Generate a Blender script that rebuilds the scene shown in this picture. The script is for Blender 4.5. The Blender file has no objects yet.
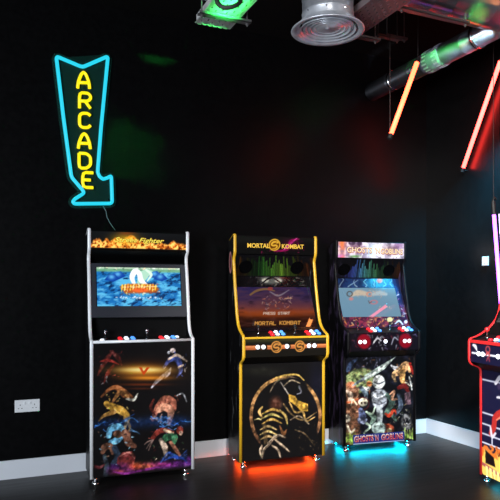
import bpy, bmesh, math, random
import numpy as np
from mathutils import Vector, Matrix
random.seed(4); PI = math.pi
S = bpy.context.scene; COL = S.collection
S.view_settings.view_transform = 'Standard'; S.view_settings.look = 'None'
S.view_settings.gamma = 1; S.view_settings.use_curve_mapping = False
S.view_settings.exposure = 0.0

# ------------------------------------------------------------------ helpers
def lin(c):
    a = np.asarray(c, float) / 255.0
    return np.where(a <= .04045, a / 12.92, ((a + .055) / 1.055) ** 2.4)

def mat(name, rgb, rough=.5, metal=0, emit=None, strength=0, spec=.5, coat=0):
    m = bpy.data.materials.new(name); m.use_nodes = True
    b = m.node_tree.nodes['Principled BSDF']
    b.inputs['Base Color'].default_value = (*lin(rgb), 1)
    b.inputs['Roughness'].default_value = rough; b.inputs['Metallic'].default_value = metal
    b.inputs['Specular IOR Level'].default_value = spec
    b.inputs['Coat Weight'].default_value = coat; b.inputs['Coat Roughness'].default_value = .12
    if emit is not None:
        b.inputs['Emission Color'].default_value = (*lin(emit), 1)
        b.inputs['Emission Strength'].default_value = strength
    return m

def add_noise(m, scale, c1, c2, stretch=(1, 1, 1), rough=None, bump=0, detail=4, lo=.35, hi=.65):
    nt = m.node_tree; N = nt.nodes; L = nt.links; b = N['Principled BSDF']
    tc = N.new('ShaderNodeTexCoord'); mp = N.new('ShaderNodeMapping'); mp.inputs['Scale'].default_value = stretch
    nz = N.new('ShaderNodeTexNoise'); nz.inputs['Scale'].default_value = scale; nz.inputs['Detail'].default_value = detail
    cr = N.new('ShaderNodeValToRGB')
    cr.color_ramp.elements[0].position = lo; cr.color_ramp.elements[1].position = hi
    cr.color_ramp.elements[0].color = (*lin(c1), 1); cr.color_ramp.elements[1].color = (*lin(c2), 1)
    L.new(tc.outputs['Object'], mp.inputs['Vector']); L.new(mp.outputs['Vector'], nz.inputs['Vector'])
    L.new(nz.outputs['Fac'], cr.inputs['Fac']); L.new(cr.outputs['Color'], b.inputs['Base Color'])
    if rough:
        mr = N.new('ShaderNodeMapRange'); mr.inputs['To Min'].default_value = rough[0]; mr.inputs['To Max'].default_value = rough[1]
        L.new(nz.outputs['Fac'], mr.inputs['Value']); L.new(mr.outputs['Result'], b.inputs['Roughness'])
    if bump:
        bp = N.new('ShaderNodeBump'); bp.inputs['Strength'].default_value = bump; bp.inputs['Distance'].default_value = .003
        L.new(nz.outputs['Fac'], bp.inputs['Height']); L.new(bp.outputs['Normal'], b.inputs['Normal'])
    return m

def print_mat(name, rough=.35, emit=0, spec=.5, coat=0, base=1):
    """printed or glowing picture: the colour is the mesh's own colour attribute"""
    m = mat(name, (0, 0, 0), rough, spec=spec, coat=coat)
    N = m.node_tree.nodes; L = m.node_tree.links; b = N['Principled BSDF']
    a = N.new('ShaderNodeAttribute'); a.attribute_name = 'ink'
    if base: L.new(a.outputs['Color'], b.inputs['Base Color'])
    if emit:
        L.new(a.outputs['Color'], b.inputs['Emission Color']); b.inputs['Emission Strength'].default_value = emit
    return m

def link(name, bm, m, parent=None, smooth=False, loc=None):
    me = bpy.data.meshes.new(name)
    bmesh.ops.recalc_face_normals(bm, faces=bm.faces[:]) if len(bm.faces) else None
    bm.to_mesh(me); bm.free()
    me.materials.append(m)
    if smooth:
        for p in me.polygons: p.use_smooth = True
    o = bpy.data.objects.new(name, me); COL.objects.link(o)
    if parent is not None: o.parent = parent
    if loc is not None: o.location = loc
    return o

def tag(o, label, cat, group=None, kind=None):
    o['label'] = label; o['category'] = cat
    if group: o['group'] = group
    if kind: o['kind'] = kind
    return o

def thing(name, label, cat, loc=(0, 0, 0), rz=0, group=None):
    o = bpy.data.objects.new(name, None); COL.objects.link(o)
    o.empty_display_size = .1; o.location = loc; o.rotation_euler = (0, 0, rz)
    return tag(o, label, cat, group)

def struct(name, bm, m):
    o = link(name, bm, m); o['kind'] = 'structure'; return o

def box(bm, x0, x1, y0, y1, z0, z1, bev=0):
    r = bmesh.ops.create_cube(bm, size=1)
    for v in r['verts']:
        v.co = Vector((x0 + (v.co.x + .5) * (x1 - x0), y0 + (v.co.y + .5) * (y1 - y0), z0 + (v.co.z + .5) * (z1 - z0)))
    if bev:
        es = list({e for v in r['verts'] for e in v.link_edges})
        bmesh.ops.bevel(bm, geom=es, offset=bev, segments=2, affect='EDGES', profile=.5)
    return bm
def bx(*a, **k): return box(bmesh.new(), *a, **k)

def frame_of(d):
    d = Vector(d).normalized()
    a = Vector((0, 0, 1)) if abs(d.z) < .9 else Vector((1, 0, 0))
    u = d.cross(a).normalized(); return u, d.cross(u).normalized()

def tube(bm, pts, r, n=10, closed=False, cap=True):
    pts = [Vector(p) for p in pts]; m = len(pts); rings = []
    u = None
    for i, p in enumerate(pts):
        if closed: d = pts[(i + 1) % m] - pts[i - 1]
        else: d = pts[min(i + 1, m - 1)] - pts[max(i - 1, 0)]
        d.normalize()
        if u is None: u, w = frame_of(d)
        else:
            u = (u - d * u.dot(d)).normalized(); w = d.cross(u).normalized()
        rr = r[i] if isinstance(r, (list, tuple)) else r
        rings.append([bm.verts.new(p + (u * math.cos(2 * PI * k / n) + w * math.sin(2 * PI * k / n)) * rr) for k in range(n)])
    for i in range(m if closed else m - 1):
        A, B = rings[i], rings[(i + 1) % m]
        for k in range(n): bm.faces.new((A[k], A[(k + 1) % n], B[(k + 1) % n], B[k]))
    if not closed and cap:
        bm.faces.new(rings[0][::-1]); bm.faces.new(rings[-1])
    return bm
def tb(*a, **k): return tube(bmesh.new(), *a, **k)

def lathe(bm, prof, n=40, axis='Z', origin=(0, 0, 0), close=True):
    """prof = [(radius, height)...] revolved around the axis"""
    O = Vector(origin); rings = []
    for r, h in prof:
        ring = []
        for k in range(n):
            c, s = math.cos(2 * PI * k / n) * r, math.sin(2 * PI * k / n) * r
            v = {'Z': (c, s, h), 'X': (h, c, s), 'Y': (s, h, c)}[axis]
            ring.append(bm.verts.new(O + Vector(v)))
        rings.append(ring)
    for A, B in zip(rings, rings[1:]):
        for k in range(n): bm.faces.new((A[k], A[(k + 1) % n], B[(k + 1) % n], B[k]))
    if close:
        if prof[0][0] > 1e-5: bm.faces.new(rings[0][::-1])
        if prof[-1][0] > 1e-5: bm.faces.new(rings[-1])
    bmesh.ops.remove_doubles(bm, verts=bm.verts[:], dist=1e-6)
    return bm
def lt(*a, **k): return lathe(bmesh.new(), *a, **k)

def fillet(pts, rad):
    out = []
    for i, p in enumerate(pts):
        p = Vector(p); r = rad[i]
        if i in (0, len(pts) - 1) or r <= 0: out.append(p); continue
        a = Vector(pts[i - 1]) - p; b = Vector(pts[i + 1]) - p
        q = min(r, a.length * .49, b.length * .49); A = p + a.normalized() * q; B = p + b.normalized() * q
        for t in np.linspace(0, 1, 6): out.append(A * (1 - t) ** 2 + p * (2 * t * (1 - t)) + B * t * t)
    return out

def extrude_profile(bm, prof, x0, x1):
    """prof = [(y, z)...] closed outline swept from x0 to x1"""
    A = [bm.verts.new((x0, p[0], p[1])) for p in prof]; B = [bm.verts.new((x1, p[0], p[1])) for p in prof]
    n = len(prof)
    bm.faces.new(A); bm.faces.new(B[::-1])
    for i in range(n): bm.faces.new((A[i], B[i], B[(i + 1) % n], A[(i + 1) % n]))
    return bm

def slab(bm, x0, x1, a, b, t):
    """plate from (y,z) a to (y,z) b, thickness t laid behind the line a->b (a low, b high)"""
    a, b = Vector(a), Vector(b); d = (b - a).normalized(); n = Vector((d.y, -d.x)) * t
    return extrude_profile(bm, [a, b, b + n, a + n], x0, x1)
def sl(*a): return slab(bmesh.new(), *a)

# ------------------------------------------------------------------ picture canvas
def vnoise(x, y, seed=0):
    rs = np.random.RandomState(seed); T = rs.rand(64, 64)
    xi, yi = np.floor(x).astype(int), np.floor(y).astype(int); fx, fy = x - xi, y - yi
    fx, fy = fx * fx * (3 - 2 * fx), fy * fy * (3 - 2 * fy)
    g = lambda i, j: T[(yi + j) % 64, (xi + i) % 64]
    return (g(0, 0) * (1 - fx) + g(1, 0) * fx) * (1 - fy) + (g(0, 1) * (1 - fx) + g(1, 1) * fx) * fy
def fbm(x, y, seed=0, o=4):
    return sum(vnoise(x * 2 ** k, y * 2 ** k, seed + k) * .5 ** (k + 1) for k in range(o)) / (1 - .5 ** o)

GLYPH = {  # single line letters on a 4 x 6 grid, y down
 'A': [[(0,6),(0,2),(1,0),(3,0),(4,2),(4,6)],[(0,3.6),(4,3.6)]], 'R': [[(0,6),(0,0),(3,0),(4,1),(4,2.2),(3,3.2),(0,3.2)],[(2,3.2),(4,6)]],
 'C': [[(4,1),(3,0),(1,0),(0,1),(0,5),(1,6),(3,6),(4,5)]], 'D': [[(0,0),(2.6,0),(4,1.4),(4,4.6),(2.6,6),(0,6),(0,0)]],
 'E': [[(4,0),(0,0),(0,6),(4,6)],[(0,3),(3,3)]], 'M': [[(0,6),(0,0),(2,3),(4,0),(4,6)]], 'O': [[(1,0),(3,0),(4,1),(4,5),(3,6),(1,6),(0,5),(0,1),(1,0)]],
 'T': [[(0,0),(4,0)],[(2,0),(2,6)]], 'L': [[(0,0),(0,6),(4,6)]], 'K': [[(0,0),(0,6)],[(4,0),(0,3.2),(4,6)]],
 'B': [[(0,0),(3,0),(4,1.5),(3,3),(0,3),(3,3),(4,4.5),(3,6),(0,6),(0,0)]], 'P': [[(0,6),(0,0),(3,0),(4,1.5),(3,3),(0,3)]],
 'S': [[(4,1),(3,0),(1,0),(0,1),(0,2.2),(1,3),(3,3),(4,4),(4,5),(3,6),(1,6),(0,5)]], ' ': []}

class Art:
    """a picture on a flat panel: nx by ny colour points; x, y are the panel's own drawing units"""
    def __init__(s, tl, tr, br, bl, nx, ny, bg):
        P = [np.array(p, float) for p in (tl, tr, br, bl)]
        u, v = np.meshgrid(np.linspace(0, 1, nx), np.linspace(0, 1, ny)); s.nx, s.ny = nx, ny
        x0, y0 = P[0]; x1, y1 = P[1]; x2, y2 = P[2]; x3, y3 = P[3]
        dx1, dx2, dx3 = x1 - x2, x3 - x2, x0 - x1 + x2 - x3; dy1, dy2, dy3 = y1 - y2, y3 - y2, y0 - y1 + y2 - y3
        den = dx1 * dy2 - dx2 * dy1
        g = (dx3 * dy2 - dx2 * dy3) / den; h = (dx1 * dy3 - dx3 * dy1) / den
        a, b, d, e = x1 - x0 + g * x1, x3 - x0 + h * x3, y1 - y0 + g * y1, y3 - y0 + h * y3
        w = g * u + h * v + 1
        s.X, s.Y = (a * u + b * v + x0) / w, (d * u + e * v + y0) / w
        s.C = np.ones((ny, nx, 3)) * np.array(bg, float)
    def mix(s, m, col):
        m = np.clip(m, 0, 1)[..., None]; col = np.array(col, float); s.C = s.C * (1 - m) + col * m; return s
    def ell(s, cx, cy, rx, ry, col, rot=0, soft=.7, a=1, ring=None):
        c, q = math.cos(rot), math.sin(rot); dx, dy = s.X - cx, s.Y - cy
        d = np.hypot((dx * c + dy * q) / rx, (-dx * q + dy * c) / ry); r = min(rx, ry)
        if ring: m = .5 + (ring / 2 - np.abs(d - 1) * r) / soft
        else: m = .5 + (1 - d) * r / soft
        return s.mix(np.clip(m, 0, 1) * a, col)
    def glow(s, cx, cy, rx, ry, col, a=1, rot=0):
        c, q = math.cos(rot), math.sin(rot); dx, dy = s.X - cx, s.Y - cy
        return s.mix(a * np.exp(-((dx * c + dy * q) / rx) ** 2 - ((-dx * q + dy * c) / ry) ** 2), col)
    def stroke(s, pts, w, col, soft=.7, a=1):
        best = np.full(s.X.shape, -99.); n = len(pts)
        ws = w if isinstance(w, (list, tuple)) else [w] * n
        if len(ws) != n: ws = np.interp(np.linspace(0, 1, n), np.linspace(0, 1, len(ws)), ws)
        for i in range(n - 1):
            ax, ay = pts[i]; bx_, by = pts[i + 1]; ex, ey = bx_ - ax, by - ay
            t = np.clip(((s.X - ax) * ex + (s.Y - ay) * ey) / (ex * ex + ey * ey + 1e-9), 0, 1)
            best = np.maximum(best, (ws[i] * (1 - t) + ws[i + 1] * t) / 2 - np.hypot(s.X - ax - t * ex, s.Y - ay - t * ey))
        return s.mix(np.clip(.5 + best / soft, 0, 1) * a, col)
    def curve(s, pts, w, col, soft=.7, a=1):
        P = [np.array(p, float) for p in pts]; P = [2 * P[0] - P[1]] + P + [2 * P[-1] - P[-2]]; out = []
        for i in range(1, len(P) - 2):
            for t in np.linspace(0, 1, 7)[:-1]:
                out.append(tuple(.5 * (2 * P[i] + (P[i+1] - P[i-1]) * t + (2*P[i-1] - 5*P[i] + 4*P[i+1] - P[i+2]) * t*t + (3*P[i] - P[i-1] - 3*P[i+1] + P[i+2]) * t**3)))
        out.append(tuple(P[-2])); return s.stroke(out, w, col, soft, a)
    def poly(s, pts, col, soft=.7, a=1):
        ins = np.zeros(s.X.shape, bool); d = np.full(s.X.shape, 1e9); n = len(pts)
        for i in range(n):
            ax, ay = pts[i]; bx_, by = pts[(i + 1) % n]; ex, ey = bx_ - ax, by - ay
            t = np.clip(((s.X - ax) * ex + (s.Y - ay) * ey) / (ex * ex + ey * ey + 1e-9), 0, 1)
            d = np.minimum(d, np.hypot(s.X - ax - t * ex, s.Y - ay - t * ey))
            if ey: ins ^= ((ay > s.Y) != (by > s.Y)) & (s.X < ex * (s.Y - ay) / ey + ax)
        return s.mix(np.clip(.5 + np.where(ins, d, -d) / soft, 0, 1) * a, col)
    def text(s, st, x, y, w, h, gap, lw, col, slant=0, dy=0, a=1):
        for i, ch in enumerate(st):
            for ln in GLYPH.get(ch, []):
                s.stroke([(x + i * (w + gap) + px / 4 * w + (6 - py) / 6 * slant, y + i * dy + py / 6 * h) for px, py in ln], lw, col, soft=.5, a=a)
        return s
    def specks(s, n, xr, yr, cols, size=(.5, 1.2), seed=1, a=.9):
        rs = random.Random(seed)
        for k in range(n):
            x, y = rs.uniform(*xr), rs.uniform(*yr); l = rs.uniform(*size); t = rs.uniform(0, PI)
            s.stroke([(x - math.cos(t) * l, y - math.sin(t) * l), (x + math.cos(t) * l, y + math.sin(t) * l)], [l * .9, l * .3], rs.choice(cols), a=a)
        return s
    def detail(s, bg, seed, sc=1.6, amt=1.0):
        """small scale light and dark in the printed ink, strongest away from the ground colour"""
        d = np.clip(np.abs(s.C - np.array(bg, float)).sum(-1) / 110, 0, 1)
        n = fbm(s.X / sc, s.Y / sc, seed, 3) * .6 + fbm(s.X / (sc * 2.4), s.Y / (sc * 2.4), seed + 7, 2) * .4
        k = 1 + d * amt * (np.clip((n - .5) * 5.5, -1, 1) * .62 - .12)
        hi = np.clip((n - .64) * 9, 0, 1) * d * amt * .35
        s.C = s.C * k[..., None]; s.C = s.C * (1 - hi[..., None]) + hi[..., None] * (s.C * .4 + np.array([165, 155, 145.])); return s
    def build(s, name, m, parent, TL, TR, BR, BL):
        """lay the picture on the four corners given in metres"""
        TL, TR, BR, BL = (np.array(p, float) for p in (TL, TR, BR, BL))
        u, v = np.meshgrid(np.linspace(0, 1, s.nx), np.linspace(0, 1, s.ny)); u, v = u[..., None], v[..., None]
        P = (TL * (1 - u) * (1 - v) + TR * u * (1 - v) + BR * u * v + BL * (1 - u) * v).reshape(-1, 3)
        i = np.arange(s.nx * s.ny).reshape(s.ny, s.nx)
        F = np.stack([i[1:, :-1], i[1:, 1:], i[:-1, 1:], i[:-1, :-1]], -1).reshape(-1, 4)
        me = bpy.data.meshes.new(name); me.from_pydata(P.tolist(), [], F.tolist())
        at = me.color_attributes.new('ink', 'FLOAT_COLOR', 'POINT')
        c = np.ones((s.nx * s.ny, 4), np.float32); c[:, :3] = lin(np.clip(s.C, 0, 255)).reshape(-1, 3)
        at.data.foreach_set('color', c.ravel()); me.materials.append(m)
        o = bpy.data.objects.new(name, me); COL.objects.link(o); o.parent = parent
        return o

def lettering(name, st, height, m, parent, M, shear=0, width=None, bold=0, space=1.0):
    """writing as thin solid letters; M places the text plane (x right, y up, z out)"""
    cu = bpy.data.curves.new(name, 'FONT'); cu.body = st; cu.size = height * 1.42; cu.align_x = 'CENTER'; cu.align_y = 'CENTER'
    cu.shear = shear; cu.extrude = .0006; cu.offset = bold; cu.space_character = space; cu.resolution_u = 3
    t = bpy.data.objects.new(name + '_source', cu); COL.objects.link(t)
    dg = bpy.context.evaluated_depsgraph_get(); me = bpy.data.meshes.new_from_object(t.evaluated_get(dg))
    bpy.data.objects.remove(t); bpy.data.curves.remove(cu)
    xs = [v.co.x for v in me.vertices]; ys = [v.co.y for v in me.vertices]
    k = (width / (max(xs) - min(xs))) if width else 1; cx, cy = (max(xs) + min(xs)) / 2, (max(ys) + min(ys)) / 2
    ky = height / (max(ys) - min(ys))
    for v in me.vertices: v.co = M @ Vector(((v.co.x - cx) * k, (v.co.y - cy) * ky, v.co.z))
    me.name = name; me.materials.clear(); me.materials.append(m)
    o = bpy.data.objects.new(name, me); COL.objects.link(o); o.parent = parent
    return o

# ------------------------------------------------------------------ materials
M = {}
M['wall'] = add_noise(mat('matt_black_paint', (10, 10, 11), .5, spec=.13), 30, (7, 7, 8), (10, 10, 11), rough=(.3, .36))
M['wall_sheen'] = add_noise(mat('satin_black_paint', (10, 10, 11), .5, spec=.5), 30, (7, 7, 8), (10, 10, 11), rough=(.3, .36))
M['ceil'] = mat('black_ceiling_paint', (10, 10, 10), .8, spec=.1)
M['skirt'] = mat('white_skirting_gloss', (214, 218, 226), .4)
M['black'] = mat('black_laminate', (6, 6, 7), .4, spec=.18)
M['deck'] = mat('black_vinyl', (10, 10, 13), .42, spec=.4)
M['chrome'] = mat('chrome', (225, 225, 230), .15, 1)
M['alu'] = mat('brushed_aluminium', (238, 239, 242), .3, .0, spec=.7)
M['zinc'] = add_noise(mat('galvanised_steel', (150, 152, 158), .35, .5), 14, (196, 200, 210), (228, 231, 238), rough=(.26, .4))
M['dull'] = mat('dull_zinc', (110, 108, 108), .55, .7)
M['yellow'] = mat('yellow_plastic', (222, 172, 38), .35)
M['red'] = mat('red_plastic', (214, 40, 42), .35)
M['blacktrim'] = mat('black_trim', (12, 11, 14), .5, spec=.15)
M['white'] = mat('white_plastic', (226, 228, 232), .3)
M['rubber'] = mat('black_rubber', (12, 12, 12), .6)
M['grey'] = mat('charcoal_bezel', (38, 40, 50), .5)
M['print'] = print_mat('printed_vinyl', .38, spec=.15)
M['gloss'] = print_mat('glossy_print', .16, spec=.6)
M['ink_dark'] = mat('mesh_speaker_cloth', (2, 2, 3), .8, spec=.05)
def rolled(name, axis, rot):
    m = add_noise(mat(name, (150, 152, 158), .3, .95), 3, (128, 130, 140), (180, 182, 190), rough=(.24, .34)); N = m.node_tree.nodes
    t = N.new('ShaderNodeTangent'); t.direction_type = 'RADIAL'; t.axis = axis; b = N['Principled BSDF']
    m.node_tree.links.new(t.outputs[0], b.inputs['Tangent']); b.inputs['Anisotropic'].default_value = .85; b.inputs['Anisotropic Rotation'].default_value = rot
    return m
ROT = .25
M['duct_x'] = rolled('spiral_steel_long', 'X', ROT); M['duct_y'] = rolled('spiral_steel_branch', 'Y', ROT)
M['duct'] = add_noise(mat('spiral_steel', (150, 152, 158), .3, .92), 5, (118, 120, 130), (176, 178, 186), rough=(.22, .34))

# floor: dark planks
fm = mat('dark_wood_planks', (20, 19, 19), .4, spec=.35); nt = fm.node_tree; N = nt.nodes; L = nt.links; b = N['Principled BSDF']
tc = N.new('ShaderNodeTexCoord'); br = N.new('ShaderNodeTexBrick'); nz = N.new('ShaderNodeTexNoise'); mp = N.new('ShaderNodeMapping')
mp.inputs['Scale'].default_value = (1, 9, 1)
br.inputs['Scale'].default_value = 1; br.inputs['Brick Width'].default_value = 1.3; br.inputs['Row Height'].default_value = .18
br.inputs['Mortar Size'].default_value = .0025; br.inputs['Color1'].default_value = (*lin((27, 25, 25)), 1); br.inputs['Color2'].default_value = (*lin((19, 18, 18)), 1)
br.inputs['Mortar'].default_value = (*lin((7, 7, 7)), 1)
L.new(tc.outputs['Object'], br.inputs['Vector']); L.new(tc.outputs['Object'], mp.inputs['Vector']); L.new(mp.outputs['Vector'], nz.inputs['Vector'])
nz.inputs['Scale'].default_value = 3.2; nz.inputs['Detail'].default_value = 6
mx = N.new('ShaderNodeMix'); mx.data_type = 'RGBA'; mx.blend_type = 'MULTIPLY'; mx.inputs['Factor'].default_value = .8
cr = N.new('ShaderNodeValToRGB'); cr.color_ramp.elements[0].position = .3; cr.color_ramp.elements[1].position = .72
cr.color_ramp.elements[0].color = (.45, .45, .45, 1); cr.color_ramp.elements[1].color = (1.3, 1.25, 1.2, 1)
L.new(nz.outputs['Fac'], cr.inputs['Fac']); L.new(br.outputs['Color'], mx.inputs['A']); L.new(cr.outputs['Color'], mx.inputs['B'])
L.new(mx.outputs['Result'], b.inputs['Base Color'])
mr = N.new('ShaderNodeMapRange'); mr.inputs['To Min'].default_value = .3; mr.inputs['To Max'].default_value = .52
L.new(nz.outputs['Fac'], mr.inputs['Value']); L.new(mr.outputs['Result'], b.inputs['Roughness'])
M['floor'] = fm

# ------------------------------------------------------------------ room shell
XL, XR, YF, YB, ZC = -2.6, 3.884, -3.2, 4.684, 3.5
struct('floor', bx(XL - .1, XR + .1, YF - .1, YB + .1, -.1, 0), M['floor'])
struct('ceiling', bx(XL - .1, XR + .1, YF - .1, YB + .1, ZC, ZC + .1), M['ceil'])
struct('wall_back', bx(XL - .1, XR + .1, YB, YB + .1, 0, ZC), M['wall'])
struct('wall_right', bx(XR, XR + .1, YF, YB, 0, ZC), M['wall_sheen'])
# left wall with an unseen window, added to carry the soft side light
struct('wall_front', bx(XL - .1, XR + .1, YF - .1, YF, 0, ZC), M['wall'])
WY0, WY1, WZ0, WZ1 = -1.2, 1.8, .7, 2.5
bm = bmesh.new()
box(bm, XL - .1, XL, YF, WY0, 0, ZC); box(bm, XL - .1, XL, WY1, YB, 0, ZC)
box(bm, XL - .1, XL, WY0, WY1, 0, WZ0); box(bm, XL - .1, XL, WY0, WY1, WZ1, ZC)
struct('wall_left', bm, M['wall'])
bm = bmesh.new(); fw = .05
for a in ((WY0, WY0 + fw, WZ0, WZ1), (WY1 - fw, WY1, WZ0, WZ1), (WY0, WY1, WZ0, WZ0 + fw), (WY0, WY1, WZ1 - fw, WZ1), (.27, .33, WZ0, WZ1)):
    box(bm, XL - .08, XL - .02, a[0], a[1], a[2], a[3])
struct('added_window', bm, M['white'])
def skirting(name, prof_pts, a):
    struct(name, a, M['skirt'])
def skirt_x(x0, x1, y, d):   # along a wall that runs in x
    bm = bmesh.new(); pr = [(0, 0), (0, .122), (-.006 * d, .132), (-.016 * d, .132), (-.018 * d, 0)]
    A = [bm.verts.new((x0, y + p[0], p[1])) for p in pr]; B = [bm.verts.new((x1, y + p[0], p[1])) for p in pr]
    bm.faces.new(A); bm.faces.new(B[::-1])
    for i in range(5): bm.faces.new((A[i], B[i], B[(i + 1) % 5], A[(i + 1) % 5]))
    return bm
def skirt_y(y0, y1, x, d):
    bm = bmesh.new(); pr = [(0, 0), (0, .128), (-.006 * d, .138), (-.016 * d, .138), (-.018 * d, 0)]
    A = [bm.verts.new((x + p[0], y0, p[1])) for p in pr]; B = [bm.verts.new((x + p[0], y1, p[1])) for p in pr]
    bm.faces.new(A); bm.faces.new(B[::-1])
    for i in range(5): bm.faces.new((A[i], B[i], B[(i + 1) % 5], A[(i + 1) % 5]))
    return bm
struct('baseboard_back', skirt_x(XL, XR, YB, 1), M['skirt'])
struct('baseboard_right', skirt_y(YF, YB - .018, XR, 1), M['skirt'])
struct('baseboard_left', skirt_y(YF, YB - .018, XL, -1), M['skirt'])

# ------------------------------------------------------------------ arcade cabinets
BASE_Z = .044
PROFILE = [(0, BASE_Z), (0, .775), (-.012, .8), (-.062, .825), (-.075, .85), (-.075, 1.0), (-.03, 1.016), (.05, 1.06), (.088, 1.14), (.14, 1.36), (.18, 1.575), (.172, 1.6), (.148, 1.635), (.148, 1.782), (.27, 1.74), (.29, 1.72), (.29, BASE_Z)]
PRAD =    [0, .03, .02, .03, .02, .025, .02, .05, .06, .05, .02, .01, .02, .015, .02, .01, 0]
PROFILE_B = [(0, BASE_Z), (0, .992), (.04, 1.004), (.085, 1.035), (.112, 1.1), (.14, 1.29), (.17, 1.46), (.195, 1.56), (.188, 1.595), (.152, 1.632), (.152, 1.78), (.27, 1.74), (.29, 1.72), (.29, BASE_Z)]
PRAD_B =    [0, .012, .02, .04, .05, .04, .04, .02, .01, .02, .015, .02, .01, 0]

def trim_strip(path, xc, w=.025, d=.008):
    """rounded plastic edging that follows the front of a side panel"""
    bm = bmesh.new(); rows = []; k = 7
    for i, p in enumerate(path):
        a, b_ = path[max(i - 1, 0)], path[min(i + 1, len(path) - 1)]
        t = (Vector(b_) - Vector(a)).normalized(); n = Vector((-t.y, t.x))
        rows.append([bm.verts.new((xc + math.cos(PI * j / k) * w / 2, p[0] + n.x * d * math.sin(PI * j / k), p[1] + n.y * d * math.sin(PI * j / k))) for j in range(k + 1)])
    for A, B in zip(rows, rows[1:]):
        for j in range(k): bm.faces.new((A[j], A[j + 1], B[j + 1], B[j]))
        bm.faces.new((A[k], A[0], B[0], B[k]))
    bm.faces.new(rows[0]); bm.faces.new(rows[-1][::-1])
    return bm

GLOW = {}
def glow_mat(name, rgb, strength, base=(40, 40, 40)):
    if name not in GLOW: GLOW[name] = mat(name, base, .3, emit=rgb, strength=strength)
    return GLOW[name]
BTN = {'red': ((225, 30, 40), 1.0), 'white': ((235, 240, 250), .95), 'blue': ((80, 150, 245), 1.0), 'pink': ((255, 120, 170), 1.0)}

def push_button(parent, x, y, z, col, normal, r=.0138, h=.012, glow=None):
    bmx = lt([(r * 1.25, 0), (r * 1.25, .004), (r, .006), (r, h - .004), (r * .8, h), (0, h + .001)], 16)
    c, e = BTN[col]
    o = link('button', bmx, glow_mat('button_' + col, c, glow if glow else e, base=c), parent, smooth=False)
    o.location = (x, y, z); o.rotation_euler = Vector((0, 0, 1)).rotation_difference(Vector(normal)).to_euler()
    return o

def joystick(parent, x, y, z, ball, r=.0125):
    o = link('joystick', lt([(.017, 0), (.017, .003), (.006, .005), (.0055, .06), (0, .062)], 14), M['chrome'], parent, True, (x, y, z))
    link('ball_top', lt([(.001, .056 - r)] + [(r * math.sin(PI * k / 8), .056 - r * math.cos(PI * k / 8)) for k in range(1, 8)] + [(.001, .056 + r)], 16), ball, o, True)
    return o

def foot(parent, x, y):
    f = link('foot', lt([(.013, .018), (.013, .046), (.009, .047)], 18), M['chrome'], parent, True, (x, y, 0))
    link('foot_pad', lt([(.024, .0), (.024, .006), (.02, .014), (.015, .02), (.011, .021)], 22), M['chrome'], f, True)

class Cab:
    def __init__(s, label, loc, rz, trim, profile, prad, W=.70, side=None):
        s.W = W; s.t = .022; s.xi = W / 2 - s.t; s.rz = rz
        s.o = thing('arcade_cabinet', label, 'arcade machine', loc, rz, 'row of arcade machines')
        path = fillet(profile, prad); s.path = path
        for sg in (-1, 1):
            x0, x1 = (-W / 2, -W / 2 + s.t) if sg < 0 else (W / 2 - s.t, W / 2)
            link('side_panel', extrude_profile(bmesh.new(), path, x0, x1), side or M['black'], s.o)
            k = max(i for i, p in enumerate(path) if p[0] < .27)
            link('edge_trim', trim_strip(path[:k + 1], (x0 + x1) / 2), trim, s.o, True)
        link('back_panel', bx(-s.xi, s.xi, .27, .285, BASE_Z + .01, 1.71), M['black'], s.o)
        link('bottom_panel', bx(-s.xi, s.xi, .012, .27, BASE_Z + .010, BASE_Z + .024), M['black'], s.o)
        for x in (-W / 2 + .04, W / 2 - .06):
            for y in (.03, .25): foot(s.o, x, y)
    def plate(s, name, a, b_, t, m, inset=0): return link(name, sl(-s.xi + inset, s.xi - inset, a, b_, t), m, s.o)
    def on(s, part, art, name, a, b_, x0, x1, m, off=.0012):
        """picture on the plate a(low)-b(high), between x0 and x1"""
        a, b_ = Vector(a), Vector(b_); d = (b_ - a).normalized(); n = Vector((-d.y, d.x)) * off
        a, b_ = a + n, b_ + n
        return art.build(name, m, part, (x0, b_.x, b_.y), (x1, b_.x, b_.y), (x1, a.x, a.y), (x0, a.x, a.y))
    def plane(s, a, b_, x, f, off=.002):
        """matrix for lettering on plate a-b at fraction f of its height"""
        a, b_ = Vector(a), Vector(b_); d = (b_ - a).normalized(); n = Vector((-d.y, d.x)); p = a + (b_ - a) * f + n * off
        R = Matrix(((1, 0, 0), (0, d.x, n.x), (0, d.y, n.y))).to_4x4(); R.translation = (x, p.x, p.y)
        return R

def lerp2(a, b_, f): return (a[0] + (b_[0] - a[0]) * f, a[1] + (b_[1] - a[1]) * f)

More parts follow.
